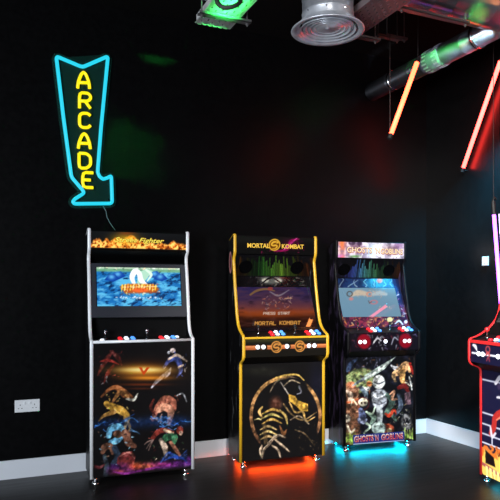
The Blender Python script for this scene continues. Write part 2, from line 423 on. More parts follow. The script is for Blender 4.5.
# ---- pictures on the machines -------------------------------------------------
def art_fighters():
    A = Art((92.5, 345), (190.5, 342.5), (190.5, 467.5), (92.5, 477.5), 150, 200, (17, 15, 16))
    A.mix(.5 * fbm(A.X / 14, A.Y / 14, 3) - .12, (30, 27, 29))
    # abstract swirls of paint in six clusters
    A.curve([(97, 376), (101, 368), (106, 360), (112, 352)], [1, 4, 5, 2], (92, 38, 34)).curve([(103, 384), (107, 374), (113, 366)], [1, 4, 2], (105, 34, 32))
    A.curve([(110, 352), (117, 358), (121, 366)], [2, 5, 1], (84, 36, 34)).curve([(100, 362), (108, 361), (118, 365)], [1, 3, 1], (150, 45, 40))
    A.specks(26, (98, 122), (350, 385), [(150, 60, 55), (120, 40, 40), (150, 150, 150), (60, 30, 30)], (.6, 1.6), 5)
    A.curve([(151, 388), (156, 382), (162, 377), (168, 371)], [1.5, 3.5, 3.5, 1.5], (190, 190, 200)).curve([(164, 379), (168, 374), (170, 369)], [1, 3, 1.5], (178, 176, 190))
    A.curve([(163, 368), (170, 360), (177, 361), (180, 371), (176, 378)], [2, 5, 6, 4, 1], (58, 74, 140)).curve([(168, 360), (176, 356), (186, 362)], [2, 3, 1.5], (196, 170, 150))
    A.ell(172, 351.5, 2.6, 2.4, (190, 170, 165)).ell(168, 353.5, 1.4, 1.4, (220, 220, 230)).curve([(178, 368), (182, 366)], 2, (210, 180, 160))
    A.specks(20, (160, 187), (350, 382), [(90, 110, 190), (200, 190, 190), (50, 60, 110)], (.5, 1.3), 6)
    A.curve([(101, 397), (108, 390), (116, 388), (124, 394), (131, 398)], [2, 3, 5, 8, 4], (152, 88, 50)).curve([(112, 402), (120, 392), (128, 397)], [2, 5, 3], (170, 110, 62))
    A.curve([(106, 404), (113, 408), (121, 411), (127, 418), (123, 430)], [6, 8, 8, 5, 2], (190, 140, 56)).curve([(113, 412), (103, 416), (98, 421)], [5, 3, 1], (150, 105, 50))
    A.curve([(126, 399), (133, 400), (137, 394)], [2, 3, 1], (214, 208, 190)).curve([(124, 418), (129, 426), (128, 432)], [3, 2.5, 1], (205, 150, 70))
    A.specks(34, (104, 134), (388, 424), [(214, 164, 84), (120, 70, 36), (235, 200, 120), (80, 48, 30)], (.5, 1.5), 7)
    A.curve([(152, 420), (157, 408), (164, 400), (172, 402), (174, 410)], [3, 6, 8, 7, 3], (160, 92, 72)).curve([(158, 410), (164, 407), (170, 412), (168, 424)], [6, 8, 7, 4], (196, 132, 104))
    A.curve([(153, 400), (150, 408), (155, 416)], [2, 3, 1], (96, 40, 34)).curve([(176, 396), (182, 394), (186, 402)], [1, 1.5, 1], (180, 180, 185))
    A.curve([(154, 417), (158, 421)], 2.4, (220, 170, 140)).curve([(160, 417), (160, 422)], 2, (220, 170, 140)).specks(26, (150, 180), (396, 426), [(120, 60, 46), (214, 160, 130), (70, 34, 30)], (.5, 1.4), 8)
    # blue lightning
    A.glow(118, 424, 26, 5, (24, 60, 130), .55).glow(166, 421, 24, 5, (26, 66, 140), .6)
    rs = random.Random(3)
    for k in range(26):
        x, y = (rs.uniform(93, 130), rs.uniform(420, 432)) if k % 2 else (rs.uniform(150, 190), rs.uniform(415, 430)); pts = [(x, y)]
        for j in range(4): x += rs.uniform(1, 4); y += rs.uniform(-2.4, 2.4); pts.append((x, y))
        A.stroke(pts, [.9, .3], rs.choice([(40, 100, 200), (80, 150, 235), (130, 190, 250)]), a=.85)
    # lower left, lower right
    A.curve([(108, 436), (110, 429), (118, 427), (122, 433), (116, 440), (110, 442)], [5, 6, 7, 6, 7, 5], (110, 178, 214)).ell(117, 434, 4.5, 4, (100, 66, 50))
    A.curve([(102, 452), (104, 447), (110, 446), (112, 453)], [4, 7, 6, 3], (118, 78, 60)).curve([(124, 432), (128, 442), (134, 446)], [6, 8, 4], (112, 70, 54))
    A.ell(125, 434, 5, 4, (128, 84, 66)).curve([(104, 456), (106, 466), (105, 474)], [4, 5, 5], (58, 66, 76)).curve([(114, 448), (117, 456), (112, 463)], [6, 6, 4], (44, 56, 72))
    A.poly([(117, 457), (122, 452), (131, 451), (135, 456), (133, 464), (124, 468), (116, 464)], (104, 40, 40)).curve([(119, 456), (128, 452), (134, 458)], [1, 1.6, 1], (170, 100, 90))
    A.specks(30, (98, 134), (428, 466), [(150, 110, 90), (70, 50, 44), (150, 200, 220), (50, 40, 44)], (.5, 1.5), 9)
    A.curve([(152, 438), (157, 432), (164, 430), (172, 432)], [4, 5, 5, 3], (122, 46, 38)).curve([(164, 430), (172, 433)], [3, 2.5], (210, 170, 140))
    A.curve([(162, 442), (166, 437), (174, 437), (172, 444)], [4, 7, 6, 4], (58, 110, 76)).curve([(160, 440), (164, 447), (165, 456)], [4, 6, 3], (196, 170, 150))
    A.curve([(170, 442), (175, 449), (180, 456)], [3, 4, 2], (150, 96, 76)).ell(179, 430, 3.4, 4, (110, 42, 34)).ell(180, 433, 1.8, 2.2, (214, 174, 150))
    for dx, dy in ((-8, 2), (-6, 6), (-4, 8)): A.curve([(152, 440), (152 + dx * .6, 440 + dy * .7), (152 + dx, 442 + dy)], [1.6, 1.2, .6], (176, 140, 130))
    A.specks(26, (148, 184), (428, 462), [(150, 70, 56), (220, 190, 160), (60, 80, 60), (80, 30, 30)], (.5, 1.3), 10)
    # coloured smoke along the bottom edge
    n = fbm(A.X / 9, A.Y / 7, 12); yb = A.Y + .102 * (A.X - 92.5)
    m = np.clip((yb - 466 + 8 * (n - .5)) / 4, 0, 1) * np.clip((476.5 - yb) / 3, 0, 1)
    A.mix(m * np.clip((A.X - 104) / 8, 0, 1) * .9, (84, 34, 110)).glow(136, 466, 9, 3.5, (220, 84, 40), .85).glow(147, 465.5, 8, 2.6, (236, 120, 60), .8).glow(118, 471, 8, 2.6, (180, 70, 60), .7).glow(160, 464, 12, 2.5, (190, 60, 120), .65)
    A.curve([(112, 471), (124, 473), (136, 471), (150, 468), (170, 464)], [1, 2.4, 2, 2, 1], (150, 50, 150), a=.8)
    for k in range(7): A.curve([(160 + 2 * k, 462 - k), (168 + 2 * k, 452 + k), (176 + k, 458), (186, 450 + 2 * k)], [1, 2, 1.6, .8], rs.choice([(36, 64, 150), (60, 100, 190), (28, 44, 110)]), a=.75)
    A.curve([(94, 466), (99, 467), (104, 464)], [3, 3, 1.5], (96, 36, 40), a=.8)
    A.detail((18, 16, 17), 101, 2.6, .7)
    A.glow(142, 372, 26, 9, (130, 54, 14), .7).glow(142, 371, 24, 4.5, (255, 176, 56), .95).glow(142, 370.5, 19, 2.0, (255, 236, 150), 1)
    A.glow(147, 378.5, 20, 2, (250, 150, 40), .9).glow(142, 385, 22, 1.2, (150, 60, 25), .6).glow(140, 389, 14, 1, (120, 50, 25), .5)
    A.poly([(138, 368), (143, 376), (149, 368), (146, 368), (143, 372), (141, 368)], (215, 70, 20))
    return A

def art_flame_marquee():
    A = Art((92, 233), (184.5, 236.5), (185, 251), (92, 249), 190, 34, (15, 16, 18))
    yb = A.Y - (A.X - 92) * .022; n0 = fbm(A.X / 1.5, A.Y / 2, 27)
    A.glow(138, 235, 40, 6, (30, 32, 36), .5)
    h = 242 + 5.5 * (vnoise(A.X / 4, A.X * 0, 4) - .5) + 2.5 * (n0 - .5) - 4.5 * np.exp(-((A.X - 126) / 15) ** 2)
    n = fbm(A.X / 1.7, A.Y / 1.5, 21)
    A.mix(np.clip((yb - h) / 1.6, 0, 1), (222, 112, 34)).mix(np.clip((yb - h) / 2.4 - .1, 0, 1) * np.clip((n - .44) * 6, 0, 1), (255, 216, 110))
    A.mix(np.clip((yb - h) / 3, 0, 1) * np.clip((.42 - n) * 7, 0, 1), (70, 24, 8)).glow(126, 241, 12, 5, (250, 190, 30), .6).glow(128, 235.5, 8, 2, (150, 60, 20), .5)
    A.mix(np.clip((yb - 247.6) / .6, 0, 1), (12, 10, 10))
    return A

def art_blue_screen():
    A = Art((96.6, 267), (179.3, 266.8), (180.3, 306.6), (97.4, 307), 150, 80, (26, 104, 172))
    n = fbm(A.X / 9, A.Y / 3.2, 31); n2 = fbm(A.X / 4 + A.Y / 5, A.Y / 2.4, 35)
    A.mix(np.clip((n - .42) * 5, 0, 1) * .9, (92, 186, 228)).mix(np.clip((n2 - .58) * 7, 0, 1), (12, 46, 92)).mix(np.clip((.38 - n2) * 6, 0, 1) * .7, (110, 190, 226))
    A.mix(np.clip((272.5 - A.Y) / 2, 0, 1) * .8, (120, 168, 110)).mix(np.clip((269 - A.Y) / 1, 0, 1) * .8, (196, 214, 190))
    A.specks(30, (97, 179), (267, 269), [(250, 250, 250), (60, 90, 70), (255, 220, 180)], (.5, 1.2), 14)
    for cx, cy in ((117, 274), (153, 273), (159, 276), (111, 277)): A.poly([(cx - 7, cy + 3), (cx - 3, cy - 2), (cx + 3, cy - 3), (cx + 8, cy + 2), (cx + 2, cy + 5)], (14, 60, 150)).glow(cx, cy, 3, 2.4, (110, 200, 246), .8)
    A.poly([(137, 272), (145, 268), (152, 270), (146, 278), (141, 284), (136, 284)], (170, 214, 190))
    A.curve([(133, 284), (131, 277), (134, 271), (138, 273), (140, 280), (146, 285)], [3, 5, 6, 5, 5, 2], (244, 250, 250)).curve([(145, 269), (150, 274), (146, 281)], [2, 3, 1], (214, 240, 220))
    A.poly([(119, 287), (127, 284), (152, 284), (158, 289), (155, 293), (124, 294)], (170, 84, 30), soft=2)
    for k in range(13): A.stroke([(121.5 + k * 2.75, 285.4 - (k % 3) * .4), (120.8 + k * 2.75, 290 + (k % 2) * .6)], [1.7, 1.2], ((246, 196, 60), (255, 226, 120), (232, 150, 46))[k % 3])
    A.ell(139, 290.4, 8, 2.2, (232, 100, 44), soft=1.2).stroke([(122, 287.4), (156, 286.4)], .7, (255, 240, 190), a=.8)
    A.specks(40, (120, 158), (284, 296), [(255, 226, 110), (190, 70, 30), (110, 50, 24), (255, 240, 200)], (.4, 1.2), 15)
    A.specks(44, (115, 161), (297.6, 299.6), [(240, 250, 255), (200, 226, 245)], (.5, 1.0), 16)
    return A

def dragon_disc(A, cx, cy, r, gold, dark, lw=None):
    """round badge: a ring round a coiled dragon head"""
    A.ell(cx, cy, r, r, gold, soft=.5).ell(cx, cy, r * .8, r * .8, dark, soft=.5)
    k = lambda *p: [(cx + a * r, cy + b_ * r) for a, b_ in p]
    A.curve(k((.62, -.42), (.2, -.5), (-.25, -.42), (-.5, -.05), (-.2, .12), (.25, .08), (.45, .3), (.2, .58), (-.35, .6)), [r * .1, r * .3, r * .34, r * .26, r * .28, r * .3, r * .26, r * .2, r * .08], gold, soft=.4)
    A.poly(k((.1, -.62), (.55, -.6), (.72, -.28), (.3, -.22)), gold, soft=.4); A.ell(cx + .28 * r, cy - .44 * r, .07 * r, .06 * r, dark, soft=.3)
    return A

def art_dragon_marquee():
    A = Art((237, 237.5), (314, 240), (315.5, 257), (237, 255), 170, 40, (15, 15, 15))
    A.mix(.6 * np.exp(-((A.Y - 241) / 4) ** 2), (30, 31, 28))
    A.curve([(275, 253), (288, 251), (291, 243), (299, 241)], [1, 3, 3, 1], (150, 16, 84)).curve([(284, 252), (289, 247), (297, 240)], [.8, 2.6, .8], (255, 80, 180)).glow(291, 246, 8, 5, (130, 10, 70), .55)
    A.specks(40, (262, 306), (243, 255), [(190, 20, 100), (120, 16, 70), (90, 12, 50)], (.4, 1.1), 17, .7)
    dragon_disc(A, 275, 246.6, 5.9, (250, 190, 60), (110, 60, 8))
    return A

def art_equaliser(tl, tr, br, bl, seed, tint):
    A = Art(tl, tr, br, bl, 130, 34, (12, 12, 15)); rs = random.Random(seed); w = tr[0] - tl[0]; x = tl[0] + 1
    h0 = bl[1] - tl[1]
    while x < tr[0] + 2:
        f = (x - tl[0]) / w; h = h0 * rs.uniform(.25, .85); c = tint(f); k = rs.uniform(.35, .8)
        y = bl[1] - 1 + (br[1] - bl[1]) * f
        A.stroke([(x, y), (x, y - h)], .9, [q * k for q in c], soft=.5); x += 1.45
    return A

def art_sunset_screen():
    A = Art((236.6, 288), (303.8, 288), (312, 329), (245.5, 330), 150, 90, (50, 40, 70))
    t = np.clip((A.Y - 288) / 42, 0, 1)
    A.C = (np.interp(t, [0, .3, .5, .62, .75, 1], [46, 62, 110, 150, 62, 40])[..., None] * [1, 0, 0] + np.interp(t, [0, .3, .5, .62, .75, 1], [38, 44, 58, 66, 28, 20])[..., None] * [0, 1, 0]
           + np.interp(t, [0, .3, .5, .62, .75, 1], [84, 78, 62, 34, 18, 16])[..., None] * [0, 0, 1])
    n = fbm(A.X / 7, A.Y / 2.2, 41); A.mix(np.clip((n - .5) * 3, 0, 1) * .35, (120, 70, 70)).mix(np.clip((.42 - n) * 3, 0, 1) * .6, (20, 16, 26))
    A.glow(268, 317, 30, 3, (196, 84, 24), .5).glow(272, 300, 16, 12, (110, 60, 60), .45)
    A.specks(60, (262, 288), (296, 312), [(190, 150, 130), (220, 130, 90), (90, 80, 90), (150, 110, 120)], (.4, 1.3), 18, .75)
    A.curve([(251, 296), (256, 292), (264, 290), (272, 292)], [2, 2.6, 2.4, 1], (150, 110, 60), a=.75).curve([(268, 293), (276, 297), (285, 291)], [1, 2, .8], (150, 140, 150), a=.7).ell(268, 289.6, 2.4, 2, (170, 70, 60), a=.8)
    A.stroke([(282, 300), (288, 299.6)], 1, (220, 170, 130), a=.8)
    A.text('PRESS START', 264, 314.4, 1.6, 2.4, .55, .5, (235, 215, 200), dy=-.02)
    A.text('MORTAL', 257.5, 324, 2.2, 3.2, .95, .75, (240, 170, 80)).text('KOMBAT', 279, 323.6, 2.2, 3.2, .95, .75, (240, 170, 80))
    return A

def art_bezel_dark():
    A = Art((237, 278), (302, 278), (311, 334), (245, 336), 110, 90, (14, 13, 15))
    A.ell(270, 281, 10, 5, (88, 90, 84), soft=3).ell(265, 282, 3, 2.2, (190, 186, 170), soft=1).ell(276, 282, 3, 2.2, (180, 176, 160), soft=1).curve([(262, 285), (270, 279), (279, 285)], [1, 2.2, 1], (14, 14, 14))
    A.specks(40, (252, 300), (278, 288), [(80, 80, 80), (50, 50, 54), (120, 116, 104)], (.5, 1.4), 20, .7)
    return A

def art_button_band():
    A = Art((245, 341.5), (326, 338.5), (326.5, 355.5), (245, 357.5), 160, 40, (20, 18, 14))
    yb = A.Y + (A.X - 245) * .033
    A.mix(.8 * np.exp(-((yb - 342.5) / 2) ** 2), (56, 54, 28))
    A.mix(np.clip(.5 + (1.9 - np.abs(yb - 349)) / .6, 0, 1), (176, 96, 52)).mix(np.clip(.5 + (.5 - np.abs(yb - 348.2)) / .6, 0, 1), (214, 136, 84))
    for cx in (274.5, 298): dragon_disc(A, cx, 349 - (cx - 245) * .033, 5.4, (190, 128, 60), (50, 32, 16))
    for cx in (257.5, 263, 286, 308, 313.5): A.ell(cx, 349 - (cx - 245) * .033, 2.7, 2.7, (30, 22, 16))
    return A

def art_ring():
    A = Art((241, 364), (323.5, 361), (323.5, 454.5), (241, 462.5), 150, 165, (16, 15, 15))
    A.mix(fbm(A.X / 20, A.Y / 20, 50) * .5 - .1, (28, 27, 28)).glow(262, 371, 20, 4.5, (40, 40, 32), .6).glow(318, 385, 8, 24, (24, 27, 50), .5)  # grey-green patch near the top is a reflection painted into the print
    ang = np.arctan2(A.Y - 416, A.X - 286); rr = np.hypot((A.X - 286) / 35.5, (A.Y - 416) / 38.5)
    m = np.clip(.5 + (.046 - np.abs(rr - 1)) * 60, 0, 1); k = np.clip(.5 - .5 * np.sin(ang), 0, 1)
    A.C = A.C * (1 - m[..., None]) + m[..., None] * (np.array([112, 70, 52.]) * (1 - k[..., None]) + np.array([188, 140, 82.]) * k[..., None])
    # dark drapery with gilt bands and hooked flourishes
    A.poly([(270, 400), (276, 384), (290, 376), (306, 378), (312, 394), (300, 408), (318, 424), (323, 452), (304, 458), (262, 461), (258, 430), (262, 412)], (19, 18, 19), soft=3)
    A.curve([(276, 377.5), (286, 375), (298, 374.5), (305, 380)], [1.4, 1.8, 1.6, .8], (196, 160, 80)).curve([(284, 386), (292, 380), (301, 383)], [1, 1.5, .8], (170, 150, 120)).curve([(270, 392), (276, 382), (284, 378)], [1, 1.6, 1], (120, 104, 84))
    A.curve([(300, 386), (302, 392), (298, 394)], [2, 1.6, .8], (120, 120, 130)).curve([(281, 382), (285, 388), (289, 394)], [1, 1.2, 1], (150, 140, 130))
    A.poly([(289, 394), (296, 396), (298, 400), (309, 404), (309, 411), (302, 411), (296, 405), (290, 401)], (206, 158, 62))
    A.curve([(290, 402), (296, 412), (304, 412), (307, 421), (316, 417)], [1, 1.8, 2, 1.6, .8], (190, 150, 84)).curve([(284, 404), (292, 414), (304, 420), (318, 412)], [1.6, 1.4, 1.4, .7], (130, 104, 66))
    A.curve([(291, 420), (300, 416), (310, 424)], [.8, 1.6, .8], (150, 130, 104)).curve([(296, 430), (306, 434), (316, 446)], [1, 1.4, .6], (96, 78, 56)).specks(22, (300, 322), (424, 452), [(120, 96, 64), (80, 66, 50)], (.4, .9), 22, .7)
    A.curve([(262, 407), (259, 412), (262, 418)], [1.5, 3, 1.5], (190, 150, 86)).curve([(254, 420), (258, 419), (261, 420)], [.6, 1.4, .8], (200, 180, 120)).ell(276, 404, 6, 7, (70, 40, 30), soft=5)
    for i, (y, x0, x1) in enumerate(((411, 262, 284), (416, 261, 283), (421, 262, 282))): A.curve([(x0, y + 3), ((x0 + x1) / 2, y - 1.6), (x1, y + 2.4)], [1, 2.6, 1], (214, 190, 110) if i % 2 else (180, 140, 70))
    A.curve([(280, 410), (286, 416), (288, 424)], [1, 3, 1], (190, 160, 90))
    for i, y in enumerate((428, 433, 438)): A.curve([(260, y + 2), (268, y - 1.5), (277, y + 2)], [1, 2.4, 1], (206, 176, 110) if i % 2 else (170, 140, 92))
    A.poly([(262, 424), (266, 424), (268, 444), (264, 445)], (100, 78, 50), a=.6).curve([(280, 426), (284, 434), (287, 430)], [1, 4, 1], (104, 66, 40))
    for P in ([(262, 458), (264, 450), (270, 444), (275, 436)], [(268, 444), (278, 436), (286, 438)], [(275, 440), (283, 446), (290, 452)], [(272, 446), (278, 450), (281, 458)], [(262, 446), (260, 452), (262, 459)]):
        A.curve(P, [1, 2.6, 2.2, 1], (146, 122, 100)); A.curve([(x - .6, y - .7) for x, y in P], [.4, .8, .7, .4], (214, 190, 160))
    A.detail((18, 17, 18), 102, 2.4, .65)
    return A

def art_fantasy():
    A = Art((344.5, 352.5), (415.5, 349), (415.5, 440.5), (344.5, 445.5), 125, 160, (13, 14, 18))
    n = fbm(A.X / 6, A.Y / 6, 60); A.mix(np.clip((n - .5) * 4, 0, 1) * .5, (44, 46, 66))
    A.poly([(345, 372), (352, 366), (362, 363), (372, 366), (374, 376), (366, 386), (356, 392), (345, 392)], (122, 138, 90), soft=2)
    A.specks(70, (345, 374), (364, 390), [(160, 170, 110), (80, 96, 50), (196, 190, 130), (150, 90, 50), (60, 76, 44)], (.6, 1.8), 61)
    A.poly([(345, 380), (352, 378), (358, 386), (360, 420), (356, 444), (345, 445)], (112, 76, 56), soft=2).specks(50, (345, 360), (384, 440), [(150, 96, 66), (80, 50, 38), (176, 130, 100), (56, 34, 26)], (.6, 2.0), 62)
    A.ell(350, 381, 4.5, 3.2, (200, 120, 84), soft=2).curve([(346, 388), (350, 392), (348, 400)], [3, 5, 3], (180, 160, 140)).curve([(345, 400), (352, 399), (357, 396)], [2, 2, 1], (190, 90, 50))
    A.curve([(347, 366), (350, 359), (356, 354)], [4, 5, 2], (50, 66, 96), a=.8).specks(34, (352, 415), (351, 364), [(56, 60, 80), (90, 60, 44), (40, 40, 60), (110, 110, 130)], (.7, 2), 63, .7)
    # the long blade
    A.poly([(361, 377), (364, 371), (378, 362), (397, 350.5), (385, 364), (370, 374)], (150, 166, 160)).poly([(364, 374), (378, 365), (394, 353), (383, 363), (370, 373)], (206, 216, 208))
    A.curve([(352, 382), (358, 378), (363, 375)], [1.5, 3, 3], (110, 124, 130)).stroke([(360, 371), (365, 378)], 1.4, (90, 90, 96))
    # polished plate and pale orb in the middle
    A.ell(379, 378, 6.5, 7.5, (196, 200, 196), soft=1).curve([(374, 378), (379, 380), (385, 377)], [1, 2, 1], (60, 62, 70))
    A.poly([(371, 390), (376, 386), (384, 386), (388, 390), (387, 402), (382, 406), (375, 406), (372, 400)], (150, 156, 164), soft=1.2).curve([(373, 392), (379, 395), (386, 391)], [1, 2, 1], (226, 230, 234)).curve([(374, 400), (380, 402), (386, 399)], [1, 1.6, 1], (90, 94, 104))
    A.curve([(370, 380), (367, 386), (362, 384)], [3, 4, 3], (190, 194, 190)).ell(369, 380, 3, 3, (196, 120, 70)).curve([(360, 384), (365, 390), (366, 396)], [4, 5, 3], (84, 100, 112))
    A.curve([(379, 406), (380, 412), (380, 420)], [6, 7, 5], (132, 140, 142)).curve([(388, 392), (393, 398), (390, 406), (386, 412)], [5, 6, 6, 4], (66, 88, 80)).curve([(388, 408), (394, 414), (397, 420)], [4, 5, 2], (80, 104, 92))
    A.curve([(368, 412), (374, 416), (371, 422)], [2, 6, 3], (90, 112, 100)).curve([(391, 391), (395, 388), (393, 396), (399, 396)], [1.6, 3, 3, 1.5], (208, 150, 116))
    # sand coloured swirl at the right
    A.curve([(392, 360), (396, 363), (402, 362)], [1.5, 4, 4], (176, 178, 184)).curve([(396, 377), (395, 370), (402, 366), (408, 360), (412, 366)], [2, 5, 9, 9, 3], (206, 160, 110)).curve([(404, 366), (404, 376), (408, 384)], [7, 5, 3], (190, 140, 80))
    A.specks(30, (396, 414), (360, 384), [(236, 196, 140), (150, 100, 60), (110, 66, 40), (240, 220, 190)], (.5, 1.5), 64).curve([(411, 372), (413, 380), (414, 386)], [1, 1.8, 1], (226, 220, 210)).curve([(412, 358), (415, 368)], 3, (150, 40, 34))
    A.curve([(400, 384), (406, 382), (410, 388)], [4, 6, 3], (90, 24, 24)).poly([(406, 390), (412, 388), (413, 402), (407, 402)], (110, 84, 92)).curve([(400, 392), (402, 404), (396, 414)], [4, 5, 3], (60, 70, 84))
    A.curve([(386, 412), (390, 414), (395, 408), (397, 412)], [2, 4, 3, 1.5], (170, 54, 34)).specks(40, (388, 415), (400, 432), [(60, 70, 50), (100, 90, 60), (150, 140, 120), (50, 44, 40)], (.6, 1.6), 65, .8)
    # pale pebbles and dancing ribbons on the left
    A.ell(362.5, 399.5, 5, 4.4, (214, 206, 180), soft=.9).ell(361, 400.4, 1.2, 1.2, (60, 36, 30)).ell(364.4, 400.2, 1.2, 1.2, (60, 36, 30)).ell(362.6, 401, 6, 6.5, (110, 36, 30), ring=1, soft=1, a=.7)
    A.curve([(356, 402), (352, 397), (350, 403)], [1.6, 1.6, 1], (216, 206, 176)).curve([(360, 408), (362, 414), (360, 420)], [5, 8, 6], (74, 84, 116)).curve([(358, 418), (363, 421), (366, 418)], [3, 4, 2], (150, 160, 190))
    A.curve([(366, 410), (372, 412), (375, 405)], [2, 2.2, 1.4], (170, 190, 170)).curve([(366, 422), (370, 426), (364, 432), (366, 437)], [2.4, 2.4, 2, 1.5], (150, 170, 150)).ell(346.5, 417, 3, 4.2, (206, 198, 176)).ell(345.8, 417.4, .9, 1.1, (50, 36, 30)).curve([(346, 424), (350, 432), (354, 428)], [2, 2.4, 1.5], (196, 186, 166))
    # round boulder
    A.ell(387, 428.5, 8, 6, (128, 54, 34), soft=1).ell(390, 430, 2.8, 2.6, (206, 186, 140), soft=1).ell(379, 427.5, 7.5, 7, (128, 146, 140), soft=1, rot=.2).glow(377.5, 424, 4, 3, (176, 192, 186), .7)
    A.ell(408, 421, 4.4, 6.5, (96, 94, 94), ring=2.2, soft=1.5).specks(26, (402, 413), (410, 432), [(180, 180, 180), (60, 60, 60), (120, 120, 120)], (.5, 1.3), 66, .8)
    rs = random.Random(9)
    for k in range(90):
        x = rs.choice([rs.uniform(345, 354), rs.uniform(405, 416), rs.uniform(352, 408)]); y = 442 - (x - 345) * .07 + rs.uniform(-3, 3); h = 9 if x > 404 or x < 354 else 4
        A.stroke([(x, y), (x + rs.uniform(-1.5, 1.5), y - rs.uniform(.4, 1) * h)], [1.1, .3], rs.choice([(110, 150, 50), (150, 190, 80), (70, 100, 40), (180, 190, 110)]), a=.9)
    A.detail((18, 19, 24), 103, 2.3, .75)
    return A

def art_title_plate():
    A = Art((353.5, 437), (404.5, 434), (404.5, 442.5), (353.5, 446), 110, 22, (28, 40, 110))
    A.mix(np.clip((A.Y + (A.X - 353.5) * .065 - 445) / .5, 0, 1), (150, 170, 200))
    return A

def art_lightning_bezel():
    A = Art((334.5, 279), (396.5, 280), (409, 328.5), (339.5, 329), 130, 100, (24, 36, 74))
    t = np.clip((A.Y - 296) / 22, 0, 1); n = fbm(A.X / 5, A.Y / 5, 70)
    A.mix(np.clip((n - .45) * 3, 0, 1) * .6, (34, 74, 124)).mix(t * .9, (40, 22, 44)).mix(t * np.clip((n - .5) * 6, 0, 1), (110, 40, 60))
    rs = random.Random(5)
    for k in range(7):
        x, y = 340 + k * 8.5, 287; pts = [(x, y)]
        for j in range(4): x += rs.uniform(-2, 3); y -= rs.uniform(1, 2.4); pts.append((x, y))
        A.stroke(pts, [.9, .4], (150, 180, 190), a=.8)
    A.ell(379, 281.5, 3, 2.4, (190, 74, 40), soft=1)
    A.specks(120, (338, 410), (316, 329), [(120, 90, 60), (170, 150, 110), (70, 30, 50), (50, 26, 40), (200, 120, 60), (120, 30, 70)], (.5, 1.8), 72)
    A.specks(60, (336, 345), (296, 326), [(110, 40, 40), (60, 30, 40), (150, 90, 60)], (.5, 1.6), 73).specks(70, (394, 410), (292, 328), [(150, 120, 140), (60, 44, 90), (190, 170, 180), (44, 60, 110), (110, 60, 110)], (.5, 1.6), 74)
    A.ell(388.5, 320.5, 3, 2.6, (206, 190, 130), soft=1).ell(405, 323, 1.6, 1.8, (210, 206, 200)).curve([(394, 325), (398, 322), (402, 326)], [1, 2, 1], (196, 196, 206))
    return A

def art_pale_screen():
    A = Art((337, 288), (390, 288.4), (397.3, 317), (343, 317), 120, 64, (112, 146, 168))
    A.mix(np.clip((A.Y - 288) / 60, 0, 1), (96, 134, 160))
    c1, c2 = (190, 176, 158), (166, 180, 186)
    A.curve([(350, 296), (356, 293), (364, 294)], [2, 6, 4], c1, soft=1.5).ell(348.5, 294, 2.4, 2.4, (80, 80, 80), ring=1).ell(350, 299, 2, 1.6, (190, 130, 130), soft=1).ell(366.5, 294.4, 2.2, 2, (196, 130, 116), ring=1).curve([(370, 294.5), (376, 293.5), (382, 294.5)], [3, 5, 3], c2, soft=1.5)
    A.specks(40, (351, 382), (290.5, 298), [(206, 186, 160), (150, 150, 150), (196, 150, 130)], (.4, 1.1), 75, .6)
    A.ell(371, 302.4, 3, 1.8, (180, 120, 130), ring=1).stroke([(366, 301), (367, 303.5), (369, 302)], .8, (90, 90, 96)).specks(14, (375, 388), (307, 310.5), [(206, 196, 170), (130, 130, 130)], (.4, 1.2), 76, .6)
    return A

def art_skull_band():
    A = Art((346, 338), (419, 335), (419, 350), (346, 353), 120, 34, (16, 13, 20))
    A.specks(50, (346, 419), (336, 352), [(60, 44, 70), (90, 80, 110), (110, 40, 50), (150, 150, 160)], (.5, 1.6), 77, .6)
    A.ell(361, 344, 7, 6.5, (118, 10, 26), soft=2).ell(405, 342.5, 7, 6.5, (118, 10, 26), soft=2)
    A.curve([(371, 345), (375, 341), (379, 343)], [1, 1.8, 1], (170, 170, 176)).curve([(390, 346), (393, 340), (397, 342)], [1, 1.6, 1], (120, 120, 130)).specks(14, (370, 381), (339, 348), [(190, 190, 196), (120, 120, 130)], (.4, 1.1), 78)
    return A

def art_bright_marquee():
    A = Art((335.6, 242), (405.4, 244.6), (405.6, 257), (335.6, 255), 160, 34, (130, 110, 140))
    n = fbm(A.X / 3.4, A.Y / 3.4, 80); n2 = fbm(A.X / 5, A.Y / 4, 84)
    A.mix(np.clip((n - .4) * 4, 0, 1), (226, 214, 232)).mix(np.clip((n2 - .6) * 7, 0, 1), (60, 46, 70))
    A.mix(np.clip((A.X - 360) / 8, 0, 1) * .3, (235, 250, 255)).glow(376, 249, 8, 6, (255, 255, 255), .95).glow(371, 250, 5, 5, (160, 220, 240), .5).glow(400, 246, 6, 4, (110, 60, 120), .6)
    A.mix(np.exp(-((A.X - 340.5) / 4) ** 2) * np.clip(n2 * 2.2 - .3, 0, 1), (240, 120, 70)).glow(354, 254.4, 6, 1, (60, 130, 40), .8).glow(338, 254, 5, 1.5, (190, 110, 200), .7)
    A.glow(354, 248, 10, 3.6, (120, 70, 70), .5).glow(390, 250, 9, 3.4, (150, 90, 80), .45)
    return A

